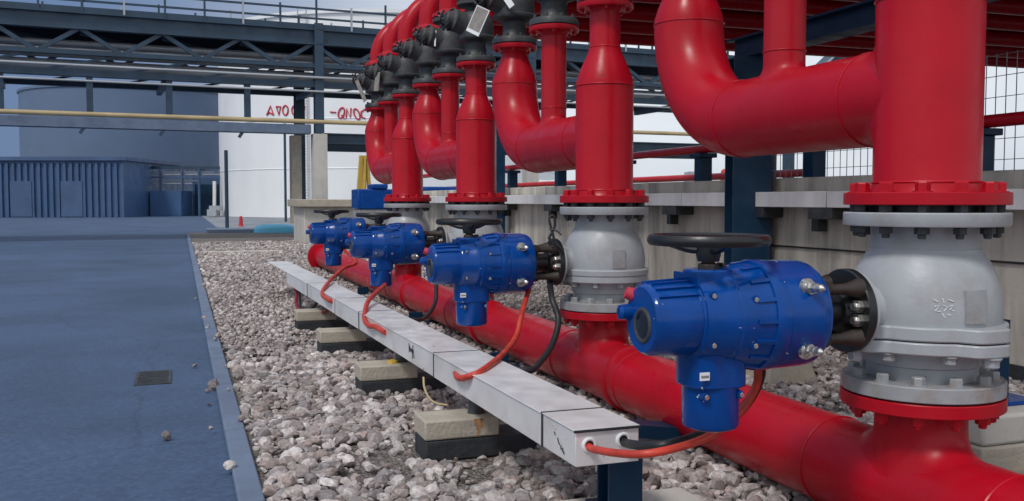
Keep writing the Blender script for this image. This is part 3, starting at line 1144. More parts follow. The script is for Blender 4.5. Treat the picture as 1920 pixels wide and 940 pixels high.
def topvalve(label):
    t = thing('check_valve', label, 'valve', (XP, UY[0], ZC), 'dark valves on the red risers')
    MB().lathe([(.06, 0), (.126, .001), (.129, .004), (.129, .026), (.122, .037), (.080, .044), (.070, .058), (.067, .110), (.074, .128),
                (.108, .140), (.122, .146), (.126, .152), (.126, .166), (.117, .173), (.115, .240), (.108, .285), (.092, .315), (.074, .335), (.070, .350)],
               (0, 0, 0), seg=48).build('body', M['iron'], t)
    MB().lathe([(.066, .35), (.076, .360), (.122, .366), (.125, .369), (.125, .392), (.122, .395), (.07, .396)], (0, 0, 0), seg=48).build('top_flange', M['iron'], t)
    bn = MB().lathe([(.085, .07), (.074, .10), (.070, .150), (.072, .152), (.074, .168), (.064, .172), (.052, .180), (.046, .215), (.034, .225)],
                    (0, 0, .225), (-.88, -.10, .22), 36)
    bn.build('bonnet', M['iron'], t)
    for k in range(8):
        th = 2 * math.pi * k / 8
        MB().lathe([(.010, 0), (.010, .016)], (.104 * math.cos(th), .104 * math.sin(th), .040), seg=6).build('bolt', M['iron'], t)
    # torn black wrapping round the bonnet
    wp = MB()
    rr = random.Random(3)
    for k in range(6):
        c_ = Vector((-.17 - rr.uniform(0, .05), -.02 + rr.uniform(-.05, .05), .265 + rr.uniform(-.05, .05)))
        d = Vector((rr.uniform(-1, 1), rr.uniform(-1, 1), rr.uniform(-1, 1))).normalized()
        e = d.orthogonal().normalized()
        wp.tube([c_ + (d * math.cos(a_) + e * math.sin(a_)) * rr.uniform(.035, .065) for a_ in np.linspace(0, 5, 7)], .008, 6, n=3)
    wp.build('wrapping', M['rubber'], t)
    return t


pos = []
for n in range(4):
    for j, dy in enumerate((0, DMID, DEL)):
        pos.append((n, j, UY[n] + dy))
word = {0: 'column', 1: 'middle pipe', 2: 'elbow'}
nth = ['nearest', 'second', 'third', 'farthest']
tv = None
for n, j, yk in pos:
    lab = f'dark iron valve bolted on top of the {nth[n]} red riser, over its {word[j]}'
    o = topvalve(lab) if tv is None else copy_tree(tv)
    tv = tv or o
    o.location = (XP, yk, ZC)
    o["label"] = lab
ZG = ZC + .400


def goose(label):
    t = thing('overhead_pipe', label, 'pipe', (XP, UY[0], ZG), 'red overhead pipes')
    fo = MB().lathe([(.05, 0), (.126, 0), (.129, .002), (.129, .022), (.126, .025), (.105, .030), (.082, .045), (.075, .06)], (0, 0, 0), seg=48).build('flange', M['red'], t)
    bolts(fo, B_red_s, 8, .108, .024)
    rb = .36
    z0 = .075
    pts = [Vector((0, 0, .04)), Vector((0, 0, z0))]
    pts += [Vector((rb - rb * math.cos(a_), 0, z0 + rb * math.sin(a_))) for a_ in np.linspace(.05, math.pi / 2, 18)]
    MB().tube(pts, .077, 40).build('elbow', M['red'], t)
    pp = MB().cyl((rb, 0, z0 + rb), (13.5, 0, z0 + rb), .077, 40)
    for q in (rb, 3.1, 6.2, 9.3):
        pp.ring((q, 0, z0 + rb), (1, 0, 0), .0765, .003, 40, 6)
    pp.build('pipe', M['red'], t)
    return t


gv = None
for n, j, yk in pos:
    lab = f'red overhead pipe bending off the dark valve above the {nth[n]} riser, over its {word[j]}'
    o = goose(lab) if gv is None else copy_tree(gv)
    gv = gv or o
    o.location = (XP, yk, ZG)
    o["label"] = lab

# ribbed red sheet added over the overhead pipes to block sky and darken them
ZS = ZG + .075 + .36 + .0795
cn = thing('added_canopy', 'added red ribbed sheet canopy that shades the overhead pipes below it', 'canopy', (2.75, 1.2, ZS))
cm = MB()
out = []
yy = 0.0
while yy < 8.2:
    out += [(yy, 0), (yy + .20, 0), (yy + .225, .03), (yy + .275, .03)]
    yy += .30
n_ = len(out)
cm.add([(x_, a_, b_ + d_) for x_ in (0, 10.6) for d_ in (0, .003) for a_, b_ in out],
       [(k, k + 1, 2 * n_ + k + 1, 2 * n_ + k) for k in range(n_ - 1)] + [(n_ + k, 3 * n_ + k, 3 * n_ + k + 1, n_ + k + 1) for k in range(n_ - 1)]
       + [(k, n_ + k, n_ + k + 1, k + 1) for k in range(n_ - 1)])
cm.build('sheet', M['red'], cn, smooth=20)

# paper and tin tags wired to the dark valves
def hang(name, label, c, nrm, up, w, h, m, m2=None):
    n_ = Vector(nrm).normalized()
    u_ = Vector(up)
    u_ = (u_ - n_ * u_.dot(n_)).normalized()
    s_ = u_.cross(n_)
    c = Vector(c)
    mb = MB(c)
    vs_ = []
    for d in (.002, -.002):
        for i, j in ((-1, -1), (1, -1), (1, 1), (-1, 1)):
            vs_.append(c + s_ * (i * w / 2) + u_ * (j * h / 2) + n_ * d)
    mb.add(vs_, [(0, 1, 2, 3), (7, 6, 5, 4), (0, 4, 5, 1), (1, 5, 6, 2), (2, 6, 7, 3), (3, 7, 4, 0)])
    o = mb.build(name, m, None, c)
    tag(o, label, 'tag')
    if m2:
        mb2 = MB(c)
        vs_ = [c + n_ * .0032 + s_ * (i * w / 2 * .88) + u_ * (j * h / 2 * .84 + h * .05) for i, j in ((-1, -1), (1, -1), (1, 1), (-1, 1))]
        mb2.add(vs_, [(0, 1, 2, 3)])
        mb2.build('printed_face', m2, o, smooth=0)
    return o


tagpaper = mat('tag_paper', (0.24, 0.22, 0.20), 0.7, var=0.2, vscale=30)
camdir = Vector((-1, -.9, -.15))
hang('valve_tag', 'weathered rectangular tag with pale edge hanging from the second elbow valve', (1.60, 5.16, ZC + .11), (-.9, -.6, .15), (.42, -.3, 1), .105, .155, M['whitepaint'], tagpaper)
hang('valve_tag', 'bent white strip tag lying against the second elbow valve body', (1.735, 5.13, ZC + .27), (-.8, -.9, .2), (-.5, .3, .8), .035, .22, M['whitepaint'])
hang('valve_tag', 'slim white tag on the dark valve over the third middle pipe', (1.72, 6.56, ZC + .24), (-.9, -.8, .1), (0, 0, 1), .012, .11, M['whitepaint'])
hang('valve_tag', 'cream folded tag on the dark valve over the farthest middle pipe', (1.70, 8.56, ZC + .17), (-.9, -.8, .1), (.1, 0, 1), .05, .17, tagpaper)
hang('valve_tag', 'narrow tan tag slanting across the farthest dark valve', (1.66, 9.15, ZC + .15), (-.9, -.8, .1), (-.5, .3, 1), .04, .24, tagpaper)

# ------------------------------------------------------------------ galvanised cable tray in front
def tx(y):
    return 1.0 - .0225 * (y - 2.34)


ZT0, ZT1 = E - .724, E - .624
tray = thing('cable_tray', 'galvanised steel cable tray with box covers running along the red header', 'cable tray', (1.0, 2.34, ZT0))
TO = Vector(tray.location)
js = [2.34, 2.577, 3.74, 5.27, 6.02, 7.2, 8.4]
TW = .19


def traysec(a_, b_, x0o, x1o, z0, z1):
    mb = MB(TO)
    xa, xb = tx(a_), tx(b_)
    mb.add([(xa + x0o, a_, z0), (xa + x1o, a_, z0), (xb + x1o, b_, z0), (xb + x0o, b_, z0),
            (xa + x0o, a_, z1), (xa + x1o, a_, z1), (xb + x1o, b_, z1), (xb + x0o, b_, z1)],
           [(0, 3, 2, 1), (4, 5, 6, 7), (0, 1, 5, 4), (1, 2, 6, 5), (2, 3, 7, 6), (3, 0, 4, 7)])
    return mb


for i, (a_, b_) in enumerate(zip(js[:-1], js[1:])):
    g_ = .0065
    dz = .0018 * (i % 2)
    o = traysec(a_ + g_ * (i > 0), b_ - g_, -dz, TW + dz, ZT0, ZT1 - .003).build('trough', M['tray'], tray, bevel=.002)
    traysec(a_ - .002 + g_ * (i > 0), b_ - g_, -.004 - dz, TW + .004 + dz, ZT1 - .0025, ZT1 + .001).build('lid', M['tray'], tray, bevel=.0012)
for b_ in js[1:-1]:
    traysec(b_ - .0065, b_ + .0025, -.0032, TW + .0032, ZT0 - .0012, ZT1 + .0022).build('joint_band', M['iron'], tray)
traysec(2.36, 8.38, .006, TW - .006, ZT0 + .004, ZT1 - .006).build('liner', M['tar'], tray)
traysec(8.4, 9.85, -.004, TW + .004, ZT1 - .004, ZT1 + .0005).build('lid', M['tray'], tray)
sg = traysec(8.4, 9.8, TW - .01, TW, ZT0 + .03, ZT1 - .005)
sg.build('side_strip', M['tray'], tray)
lip = MB(TO)
lip.box((1.0 - .006, 2.334, ZT1 - .006), (1.0 + TW + .006, 2.338, ZT1 + .001))
lip.build('lid_lip', M['tar'], tray)
# grommets in the end face
for dx, dz in ((.040, .058), (.142, .064)):
    MB(TO).ring((1.0 + dx, 2.338, ZT0 + dz), (0, 1, 0), .017, .005, 28, 10).build('grommet', M['whitepaint'], tray)
    MB(TO).lathe([(.016, 0), (.016, .003)], (1.0 + dx, 2.340, ZT0 + dz), (0, -1, 0), 24).build('hole', M['black'], tray)
mk = MB(TO)


def sidept(y, z):
    return (tx(y) - .0022, y, z)


def scrib(y0, z0, s, strokes):
    for st in strokes:
        mk.tube([sidept(y0 - a_ * s, z0 + b_ * s) for a_, b_ in st], .0016, 6)


scrib(4.11, ZT0 + .058, .05, [[(-.6, .5), (-.5, -.3), (-.3, .3), (-.15, -.2)], [(0, -.1), (.15, .2), (.3, -.2)], [(.4, .1), (.6, -.2), (.8, .5), (.55, -.7)], [(.9, .1), (1.2, -.6)]])
scrib(2.455, ZT0 + .045, .04, [[(-.7, .5), (-.5, .3)], [(-.1, .2), (.1, -.1), (.3, -.2)], [(.5, -.2), (.55, -.5)], [(.8, -.3), (.85, -.6)], [(1.0, -.5), (1.05, -.7)]])
mk.build('pen_mark', M['ink'], tray)
tray_group = 'concrete blocks under the cable tray'

# concrete blocks under the tray
blk = [(3.30, 'nearest concrete block under the tray, with an orange rust stain down its front'),
       (4.50, 'second concrete block under the tray, with a spot of yellow foam on top'),
       (5.79, 'third concrete block from the front under the tray'),
       (6.90, 'farthest concrete block under the tray, below the looped cables')]
pb = None
for i, (yb, lab) in enumerate(blk):
    if pb is None:
        t = thing('concrete_block', lab, 'concrete block', (.82, yb, 0), tray_group)
        MB().box((.004, .003, .0), (.43, .175, .076)).build('base', M['tar'], t, bevel=.006)
        MB().box((0, 0, .078), (.285, .172, .150)).build('cap', M['concrete'], t, bevel=.007)
        MB().lathe([(.034, .150), (.030, .16), (.026, E - .724 - .001)], (.22, .085, 0), seg=24).build('foot', M['iron'], t)
        pb = t
    else:
        t = copy_tree(pb)
        t.location = (.815 - .013 * i, yb, 0)
        t["label"] = lab
rs = random.Random(5)
for cx_, z0_, z1_, w_ in ((.203, .084, .147, .011), (.216, .112, .147, .006), (.189, .120, .147, .004)):
    o_l, o_r = [], []
    for k in range(9):
        z_ = z1_ + (z0_ - z1_) * k / 8
        ww = w_ * (1 - .55 * k / 8) * rs.uniform(.7, 1.2)
        o_l.append((cx_ - ww, -.0007, z_))
        o_r.append((cx_ + ww, -.0007, z_))
    m_ = MB()
    m_.add(o_l + o_r, [(k, k + 1, 9 + k + 1, 9 + k) for k in range(8)])
    m_.build('rust_stain', M['rust'], pb, smooth=0)
fm = MB().lathe([(.03, 0), (.026, .012), (.010, .018)], (.17, .06, .150), seg=9)
tag(fm.build('foam_lump', M['yellow'], None, (.802, 4.5, 0)), 'small lump of yellow foam on the second concrete block', 'foam')

# end post of the tray
ep = thing('tray_post', 'dark blue steel post under the near end of the cable tray', 'post', (1.19, 2.46, .06))
MB().ibeam((0, 0, .008), (0, 0, ZT0 - .06 - .001), .105, .085, .010, up=(0, 1, 0)).build('post', M['navy'], ep)
MB().box((-.075, -.075, 0), (.075, .075, .008)).build('base_plate', M['navy'], ep)
tag(MB((1.2, 2.4, 0)).prism([(1.0, 2.15), (1.46, 2.15), (1.46, 2.58), (1.03, 2.58)], -.05, .06).build('footing', M['pale_concrete'], None, (1.2, 2.4, 0), bevel=.012),
    'pale concrete footing at the bottom edge under the tray post', 'footing')

# saddle under the header
sd = thing('pipe_saddle', 'dark navy steel saddle bracket under the red header near the tray end', 'pipe support', (XP, 3.2, 0))
SO = Vector(sd.location)
MB(SO).bar((1.30, 3.10, .15), (1.74, 3.16, .075), .12, .05).build('strut', M['navy'], sd, bevel=.003)
MB(SO).box((1.52, 3.05, 0.0), (2.15, 3.3, .024)).build('base', M['navy'], sd, bevel=.003)
for yk, lab in ((5.0, 'steel sleeper under the header below the second actuator'), (7.0, 'steel sleeper under the header below the third actuator'), (9.2, 'steel sleeper under the far end of the red header')):
    s_ = thing('pipe_saddle', 'dark ' + lab, 'pipe support', (XP, yk, 0))
    MB().box((-.26, -.05, 0), (.22, .05, .026)).build('base', M['navy'], s_, bevel=.003)
    MB().box((-.23, -.008, .026), (-.125, .008, .10)).build('gusset', M['navy'], s_)

# concrete pedestals behind the header
pd = thing('concrete_pedestal', 'two tone concrete pedestal with a blue plate at the right edge of the photo', 'pedestal', (2.52, 2.44, 0))
MB().box((0, 0, -.03), (.45, .40, .12)).build('lower_block', M['concrete'], pd, bevel=.01)
MB().box((.004, .004, .121), (.446, .396, .225)).build('upper_block', M['pale_concrete'], pd, bevel=.012)
MB().box((.12, .10, .225), (.36, .32, .240)).build('base_plate', M['blue'], pd, bevel=.003)
MB().box((.19, .17, .240), (.29, .25, .52)).build('stub_post', M['navy'], pd, bevel=.003)
q0 = gnd(1468, 716)
cp = MB()
cp.add([(-.16, -.1, 0), (.16, -.1, 0), (.16, .2, 0), (-.16, .2, 0), (-.11, -.05, .2), (.11, -.05, .2), (.11, .15, .2), (-.11, .15, .2)],
       [(0, 3, 2, 1), (4, 5, 6, 7), (0, 1, 5, 4), (1, 2, 6, 5), (2, 3, 7, 6), (3, 0, 4, 7)])
tag(cp.build('concrete_pedestal', M['concrete'], None, (q0.x, q0.y, -.02), bevel=.012), 'beige tapered concrete pedestal behind the header, below the nearest actuator', 'pedestal')

# ------------------------------------------------------------------ cables from the actuators to the tray
def cable(label, pts, r, m, grp=None):
    o = MB().tube(pts, r, 14, n=10).build('cable', m)
    return tag(o, label, 'cable', grp)


def A(n, x, y, z):                    # a point in an actuator's own space
    return Vector((XP + x, UY[n] + y, ZA + z))


gz = E - .15
cable('orange cable from the near end face of the tray up to the nearest actuator',
      [(1.040, 2.36, ZT0 + .058), (1.040, 2.30, ZT0 + .055), at(1200, 852, 2.36), at(1290, 834, 2.38), at(1350, 806, 2.42), at(1395, 765, 2.45), at(1420, 715, 2.44), A(0, -.50, .02, -.10)], .0105, M['orange'])
cable('black cable from the near end face of the tray to the nearest actuator',
      [(1.142, 2.36, ZT0 + .064), (1.142, 2.31, ZT0 + .060), at(1235, 836, 2.42), at(1300, 820, 2.46), at(1360, 795, 2.50), at(1402, 755, 2.52), at(1426, 705, 2.50), A(0, -.47, .05, -.10)], .0125, M['rubber'])
cable('orange cable looping from the second actuator down to the tray side',
      [A(1, -.37, .0, -.12), at(978, 590, 4.05), at(968, 630, 3.95), at(945, 662, 3.75), at(905, 694, 3.44), at(884, 704, 3.40), at(868, 709, 3.44), at(858, 708, 3.52), (tx(3.48) + .01, 3.47, ZT1 - .035)], .0115, M['orange'])
cable('black cable hanging from the second valve to the back of the tray',
      [A(1, -.27, .0, -.08), at(1035, 560, 4.15), at(1047, 600, 4.10), at(1036, 645, 4.0), at(1012, 680, 3.85), at(990, 695, 3.75), (tx(3.55) + TW + .004, 3.55, ZT1 - .03)], .0135, M['rubber'])
cable('orange cable dropping from the third actuator over the tray edge',
      [A(2, -.60, .0, -.25), at(694, 560, 5.6), at(685, 582, 5.3), at(684, 600, 5.1), at(692, 611, 4.95), at(704, 613, 4.85), (tx(4.6) - .004, 4.60, ZT1 - .03)], .0135, M['orange'])
cable('black cable hanging under the third actuator beside the header',
      [A(2, -.28, -.02, -.08), at(818, 545, 5.9), at(815, 570, 5.8), at(803, 590, 5.6), at(788, 600, 5.4), (tx(5.0) + TW + .004, 5.0, ZT1 - .02)], .0125, M['rubber'])
cable('orange cable arching from the farthest actuator to the far tray',
      [A(3, -.56, .0, -.13), at(668, 491, 7.6), at(645, 503, 7.4), at(622, 523, 7.1), at(607, 542, 6.55), at(605, 554, 6.34), at(614, 561, 6.12), (tx(6.1) + .01, 6.12, ZT1 - .035)], .0135, M['orange'])
cable('dark red cable hanging in a loop under the far end of the tray',
      [(tx(8.2) + .03, 8.25, ZT0 + .005), at(556, 548, 7.9), at(556, 570, 7.7), at(566, 586, 7.3), at(590, 591, 7.0), at(612, 582, 6.8), (tx(6.6) + .03, 6.6, ZT0 + .003)], .014, M['darkred'])
cable('black cable hanging in the smaller loop under the far end of the tray',
      [(tx(8.0) + .04, 8.0, ZT0 + .005), at(562, 555, 7.7), at(564, 575, 7.5), at(578, 581, 7.3), at(593, 570, 7.2), (tx(7.0) + .03, 7.0, ZT0 + .003)], .012, M['rubber'])
cable('thin tan wire bent down between the two nearest concrete blocks',
      [at(794, 708, 3.9), at(796, 728, 3.85), at(806, 748, 3.8), at(820, 757, 3.75), at(840, 760, 3.7)], .0045, M['tan'])

# chain and loose wire tied to the second valve
lw = MB().tube([at(1040, 452, 4.2), at(1034, 430, 4.2), at(1030, 410, 4.2), at(1038, 405, 4.2), at(1040, 425, 4.2), at(1030, 445, 4.2)], .006, 8, n=5)
lw.tube([at(1030, 430, 4.2), at(1042, 432, 4.19), at(1053, 441, 4.18)], .004, 8, n=4)
lw.tube([at(1028, 445, 4.2), at(1040, 458, 4.2), at(1052, 468, 4.22)], .006, 8, n=4)
tag(lw.build('wire_tie', M['rubber']), 'twisted black wire sticking up from the second grey valve', 'wire')

# ------------------------------------------------------------------ pipe rack in the distance
rk = thing('pipe_rack', 'long blue grey steel pipe rack with truss, walkway rail and yellow line', 'pipe rack', (3.30, 24.0, 0), rz=math.atan2(.078, 1))


def rpart(name, mb, m='rack', smooth=35):
    return mb.build(name, M[m], rk, smooth=smooth)


S0, S1 = -15.0, 12.6
for dy in (0, 2.2):
    rpart('deck_beam', MB().ibeam((S0, dy, 4.96), (S1, dy, 4.96), .22, .38, .03))
    rpart('truss_chord', MB().bar((S0, dy, 4.26), (S1, dy, 4.26), .12, .10))
    rpart('truss_chord', MB().bar((S0, dy, 3.80), (S1, dy, 3.80), .14, .14))
    hr = MB()
    for z_ in (5.66, 5.42):
        hr.bar((S0, dy, z_), (S1, dy, z_), .045, .045)
    hr.bar((S0, dy - .02, 5.22), (S1, dy - .02, 5.22), .02, .12)
    hr = rpart('handrail', hr)
    k = 0
    s_ = S0
    while s_ <= S1:
        MB().bar((s_, dy - .03, 5.15), (s_, dy - .03, 5.74 + (.14 if k % 2 else 0)), .045, .045).build('rail_post', M['rackpipe'] if k % 3 == 0 else M['rack'], hr)
        s_ += .88
        k += 1
    k = 0
    s_ = S0
    while s_ < S1:
        rpart('brace', MB().bar((s_, dy, 4.26), (s_ + .87, dy, 4.80), .09, .09))
        rpart('brace', MB().bar((s_ + .88, dy, 4.80), (s_ + 1.75, dy, 4.26), .09, .09))
        rpart('lower_brace', MB().bar((s_, dy + .03, 3.84), (s_ + 1.75, dy + .03, 4.24), .05, .05))
        s_ += 1.75
rpart('walkway', MB().box((S0, .12, 5.12), (S1, 2.08, 5.15)))
for s_ in np.arange(S0 + .9, S1, 3.5):
    rpart('cross_beam', MB().bar((s_, .07, 3.66), (s_, 2.13, 3.66), .12, .14))
for i, (dy, z_, r_) in enumerate(((.45, 4.02, .09), (.95, 4.08, .14), (1.5, 4.0, .10), (.6, 4.55, .07), (1.3, 4.58, .10), (.25, 4.36, .035), (1.75, 4.42, .06), (1.9, 3.98, .05), (-.14, 3.96, .03), (-.14, 3.62, .025))):
    rpart('rack_line', MB().cyl((S0, dy, z_), (S1, dy, z_), r_, 16), 'rackpipe')
for s_ in (-12.2, -7.0, -5.2, -3.5, -1.72, 8.1, 12.2):
    rpart('hanger', MB().ibeam((s_, .05, 2.86), (s_, .05, 3.73), .14, .14, .02, up=(0, 1, 0)))
    rpart('knee', MB().bar((s_, -.05, 2.78), (s_ - .22, -.05, 2.45), .10, .07))
for s_ in np.arange(S0 + .9, S1 - 1.7, 1.75):
    rpart('plan_brace', MB().bar((s_, .1, 4.70), (s_ + 1.75, 2.1, 4.70), .07, .07))
rpart('ledge_beam', MB().box((S0, -.12, 2.58), (-.22, .30, 2.80)), 'kerb')
rpart('low_beam', MB().ibeam((.2, .3, 2.50), (S1, .3, 2.50), .2, .26, .03))
rpart('low_beam', MB().ibeam((.2, 1.6, 2.36), (S1, 1.6, 2.36), .2, .24, .03))
yl = rpart('yellow_line', MB().cyl((S0, -.08, 2.88), (S1, -.08, 2.88), .055, 16), 'tan')
for s_ in (10.9, 11.7):
    MB().cyl((s_, -.08, 2.88), (s_ + .55, -.08, 2.88), .059, 16).build('black_band', M['black'], yl)
for s_ in (0, 5.8, -11.6):
    rpart('column', MB().ibeam((s_, 0, 2.60), (s_, 0, 5.30), .22, .22, .03, up=(0, 1, 0)))
    rpart('column', MB().ibeam((s_ - .05, 2.2, 0), (s_ - .05, 2.2, 5.30), .26, .22, .03, up=(0, 1, 0)))
    rpart('pillar', MB().box((s_ - .17, -.16, 0), (s_ + .17, .18, 2.58)), 'pale_concrete')
rpart('pillar', MB().box((-.58, .5, .35), (-.34, .85, 2.57)), 'concrete')

# low concrete pit at the foot of the rack
pit = thing('concrete_pit', 'low concrete pit with an overhanging grey slab at the foot of the rack', 'concrete pit', (at(600, 380, 21).x, at(600, 380, 21).y, 0))
MB().box((-.42, -.6, -.02), (2.3, 1.4, .80)).build('box', M['pale_concrete'], pit, bevel=.01)
MB().box((-.55, -.75, .80), (2.45, 1.5, .96)).build('slab', M['concrete'], pit, bevel=.012)

# ------------------------------------------------------------------ storage tanks and lettering
TC = at(735, 375, 60.0)
TRD = 10.4
tk = thing('storage_tank', 'large white storage tank with red outlined lettering behind the rack', 'storage tank', (TC.x, TC.y, 0))
MB().lathe([(TRD, 0), (TRD, 10.6), (TRD + .12, 10.62), (TRD + .12, 10.8), (TRD * .5, 11.7), (.2, 12.0)], (0, 0, 0), seg=128).build('shell', M['tank'], tk)
for z_ in (2.6, 5.2, 7.8):
    MB().ring((0, 0, z_), (0, 0, 1), TRD, .03, 128, 6).build('hoop', M['tank'], tk)


def on_tank(x, y):
    d = (_fw + _r * ((x - 960) / F) + _up * ((470 - y) / F))
    o = CAM - Vector((TC.x, TC.y, 0))
    a_ = d.x ** 2 + d.y ** 2
    b_ = 2 * (o.x * d.x + o.y * d.y)
    c_ = o.x ** 2 + o.y ** 2 - (TRD + .03) ** 2
    disc = max(b_ * b_ - 4 * a_ * c_, 0)
    t_ = (-b_ - math.sqrt(disc)) / (2 * a_)
    return CAM + d * t_ - Vector((TC.x, TC.y, 0))


def oval(cx, cy, rx, ry, lean=0):
    return [(cx + rx * math.cos(t) + lean * math.sin(t), cy - ry * math.sin(t)) for t in np.linspace(0, 2 * math.pi, 17)]


letters = [
    [[(500, 216), (507, 199), (513, 216)], [(500, 216), (505, 211), (512, 215)]],
    [[(518, 200), (523, 216), (526, 200), (518, 200)]],
    [oval(535, 207, 5, 9)],
    [oval(553, 207, 6, 9)],
    [[(563, 217), (564, 199), (569, 213), (571, 199)]],
    [[(619, 210), (630, 211)]],
    [oval(640, 212, 5.5, 10, 2), [(640, 216), (646, 223)]],
    [[(649, 222), (650, 204), (657, 221), (658, 203)]],
    [oval(669, 214, 5, 10, -3)],
    [[(684, 205), (677, 210), (678, 220), (685, 222)]],
]
for g_ in letters:
    mb = MB()
    for st in g_:
        mb.tube([on_tank(x, y) for x, y in st], .042, 6)
    mb.build('letter', M['letters'], tk)
ld = MB()
for dx in (-.25, .25):
    a_ = R(232)
    ld.bar((TRD * 1.012 * math.cos(a_ + dx / TRD), TRD * 1.012 * math.sin(a_ + dx / TRD), .2), (TRD * 1.012 * math.cos(a_ + dx / TRD), TRD * 1.012 * math.sin(a_ + dx / TRD), 11), .05, .05)
for k in range(34):
    z_ = .4 + k * .31
    ld.bar((TRD * 1.012 * math.cos(R(232) - .25 / TRD), TRD * 1.012 * math.sin(R(232) - .25 / TRD), z_), (TRD * 1.012 * math.cos(R(232) + .25 / TRD), TRD * 1.012 * math.sin(R(232) + .25 / TRD), z_), .03, .03)
ld.build('ladder', M['rackpipe'], tk)

# ------------------------------------------------------------------ far left: shed, low gantry and blue clad building
def fbox(mb, x0, x1, y0, y1, w, d):
    """upright box whose front covers picture columns x0..x1 and rows y0..y1 at distance w"""
    a_, b_ = at(x0, y1, w), at(x1, y1, w)
    z1 = at((x0 + x1) / 2, y0, w).z
    z0 = at((x0 + x1) / 2, y1, w).z
    back = _fh * d
    p = [a_, b_, b_ + back, a_ + back]
    n = len(p)
    mb.add([(q.x, q.y, z0) for q in p] + [(q.x, q.y, z1) for q in p],
           [(3, 2, 1, 0), (4, 5, 6, 7), (0, 1, 5, 4), (1, 2, 6, 5), (2, 3, 7, 6), (3, 0, 4, 7)])
    return mb


GY = lambda w: 375 + E * F / w        # picture row of the ground at distance w

wL = 52.0
hall = thing('clad_building', 'long low building clad in blue corrugated sheet at the far left', 'building', tuple(gnd(100, GY(wL))))
HOf = Vector(hall.location)
HOf.z = 0
hall.location = HOf
fbox(MB(HOf), -900, 232, 300, GY(wL) + .5, wL, 14).build('wall', M['cladding'], hall)
rb_ = MB(HOf)
for k in range(95):
    xk = -900 + k * 12
    fbox(rb_, xk, xk + 5, 306, GY(wL), wL - .12, .13)
rb_.build('cladding_ribs', M['cladding2'], hall, smooth=0)
fbox(MB(HOf), -905, 236, 294, 301, wL - .4, 14.8).build('roof_edge', M['cladding2'], hall)
for k in range(6):
    x_ = -360 + k * 95
    fbox(MB(HOf), x_, x_ + 40, 340, GY(wL) - 1, wL - .16, .2).build('door', M['cladding2'], hall)

wG = 56.0
gan = thing('low_gantry', 'low steel gantry with pipes and blue cabinets left of the white tank', 'gantry', tuple(gnd(320, GY(wG))))
GO = Vector((gan.location.x, gan.location.y, 0))
gan.location = GO
fbox(MB(GO), 205, 436, 312, 317, wG, .3).build('beam', M['rack'], gan)
fbox(MB(GO), 230, 436, 331, 334, wG, .3).build('beam', M['cladding2'], gan)
for x_ in (262, 300, 340, 372):
    fbox(MB(GO), x_, x_ + 3, 317, GY(wG), wG + .1, .2).build('column', M['cladding2'], gan)
fbox(MB(GO), 418, 424, 302, GY(wG), wG - .3, .3).build('column', M['rackpipe'], gan)
for y_, x0_, x1_ in ((322, 232, 400), (326, 250, 418), (338, 262, 372), (343, 280, 360)):
    fbox(MB(GO), x0_, x1_, y_, y_ + 2, wG + .2, .12).build('line', M['rackpipe'], gan)
cab = fbox(MB(GO), 282, 340, 358, GY(wG), wG - .5, 2.0)
tag(cab.build('cabinet', M['cladding'], None, GO), 'blue cabinet standing under the low gantry', 'cabinet')
sh = thing('grey_shed', 'grey shed with dark doorway under the right end of the low gantry', 'shed', GO)
fbox(MB(GO), 362, 430, 334, GY(wG) + 1, wG + 1.5, 3).build('wall', M['cladding2'], sh)
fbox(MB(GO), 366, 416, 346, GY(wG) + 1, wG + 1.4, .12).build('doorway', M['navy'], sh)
bd = MB()
for (x0_, x1_, y0_, y1_, w_, d_) in ((388, 405, 385, 396, 54, .8), (392, 412, 378, 386, 54.2, .6)):
    fbox(bd, x0_, x1_, y0_ + (8 if y1_ == 396 else 8), y1_ + 9, w_, d_)
tag(bd.build('parts_pile', M['rackpipe']), 'small pile of grey steel parts in front of the grey shed', 'parts')
tag(MB().cyl(gnd(402, GY(55)), at(402, 340, 55), .10, 14).build('white_post', M['white']), 'short white post standing in front of the grey shed', 'post')

# second tank far left, blue grey
T2 = at(255, 375, 78.0)
tk2 = thing('storage_tank', 'blue grey storage tank rising behind the low gantry at the left', 'storage tank', (T2.x, T2.y, 0))
MB().lathe([(8.4, 0), (8.4, 9.2), (8.5, 9.22), (8.5, 9.4), (4, 10.2), (.2, 10.5)], (0, 0, 0), seg=96).build('shell', mat('tank_blue', (0.10, 0.15, 0.24), 0.5, var=0.05, vscale=.5), tk2)

# slim poles, kerb block, marker and cover in the middle distance
tag(MB().cyl(gnd(536, 416), (gnd(536, 416).x, gnd(536, 416).y, E + 3.3), .055, 12).build('pole', M['rack']), 'thin dark pole standing behind the light blue cover', 'pole')
pp_ = gnd(426, 430)
tag(MB().cyl(pp_, (pp_.x, pp_.y, E + 1.6), .06, 12).build('pole', M['rack']), 'thin dark pole rising from the low concrete plinth left of the red marker', 'pole')
pq = gnd(440, 437)
tag(MB((pq.x, pq.y, 0)).box((pq.x - .75, pq.y, -.02), (pq.x + .65, pq.y + 1.6, .10)).build('plinth', M['kerb'], None, (pq.x, pq.y, 0), bevel=.01), 'low grey concrete plinth under the thin pole', 'plinth')
mk_ = gnd(452, 425)
tag(MB().lathe([(.11, 0), (.10, .02), (.075, .05), (.06, .30), (.045, .36), (.01, .38)], mk_, seg=20).build('marker_post', M['redfar']), 'small red marker post near the light blue cover', 'marker')
cv = gnd(513, 437)
cvm = MB((cv.x, cv.y, 0))
rows = []
for k in range(17):
    s_ = k / 16 * 1.24 - .62
    e_ = min(1, (1 - abs(s_ / .62) ** 3)) ** .5 if abs(s_) < .62 else .0
    e_ = max(e_, .25 if k == 16 else .06)
    rows.append((s_, .05 + .36 * e_, .10 + .15 * e_ if k else .06))
vs_, fs_ = [], []
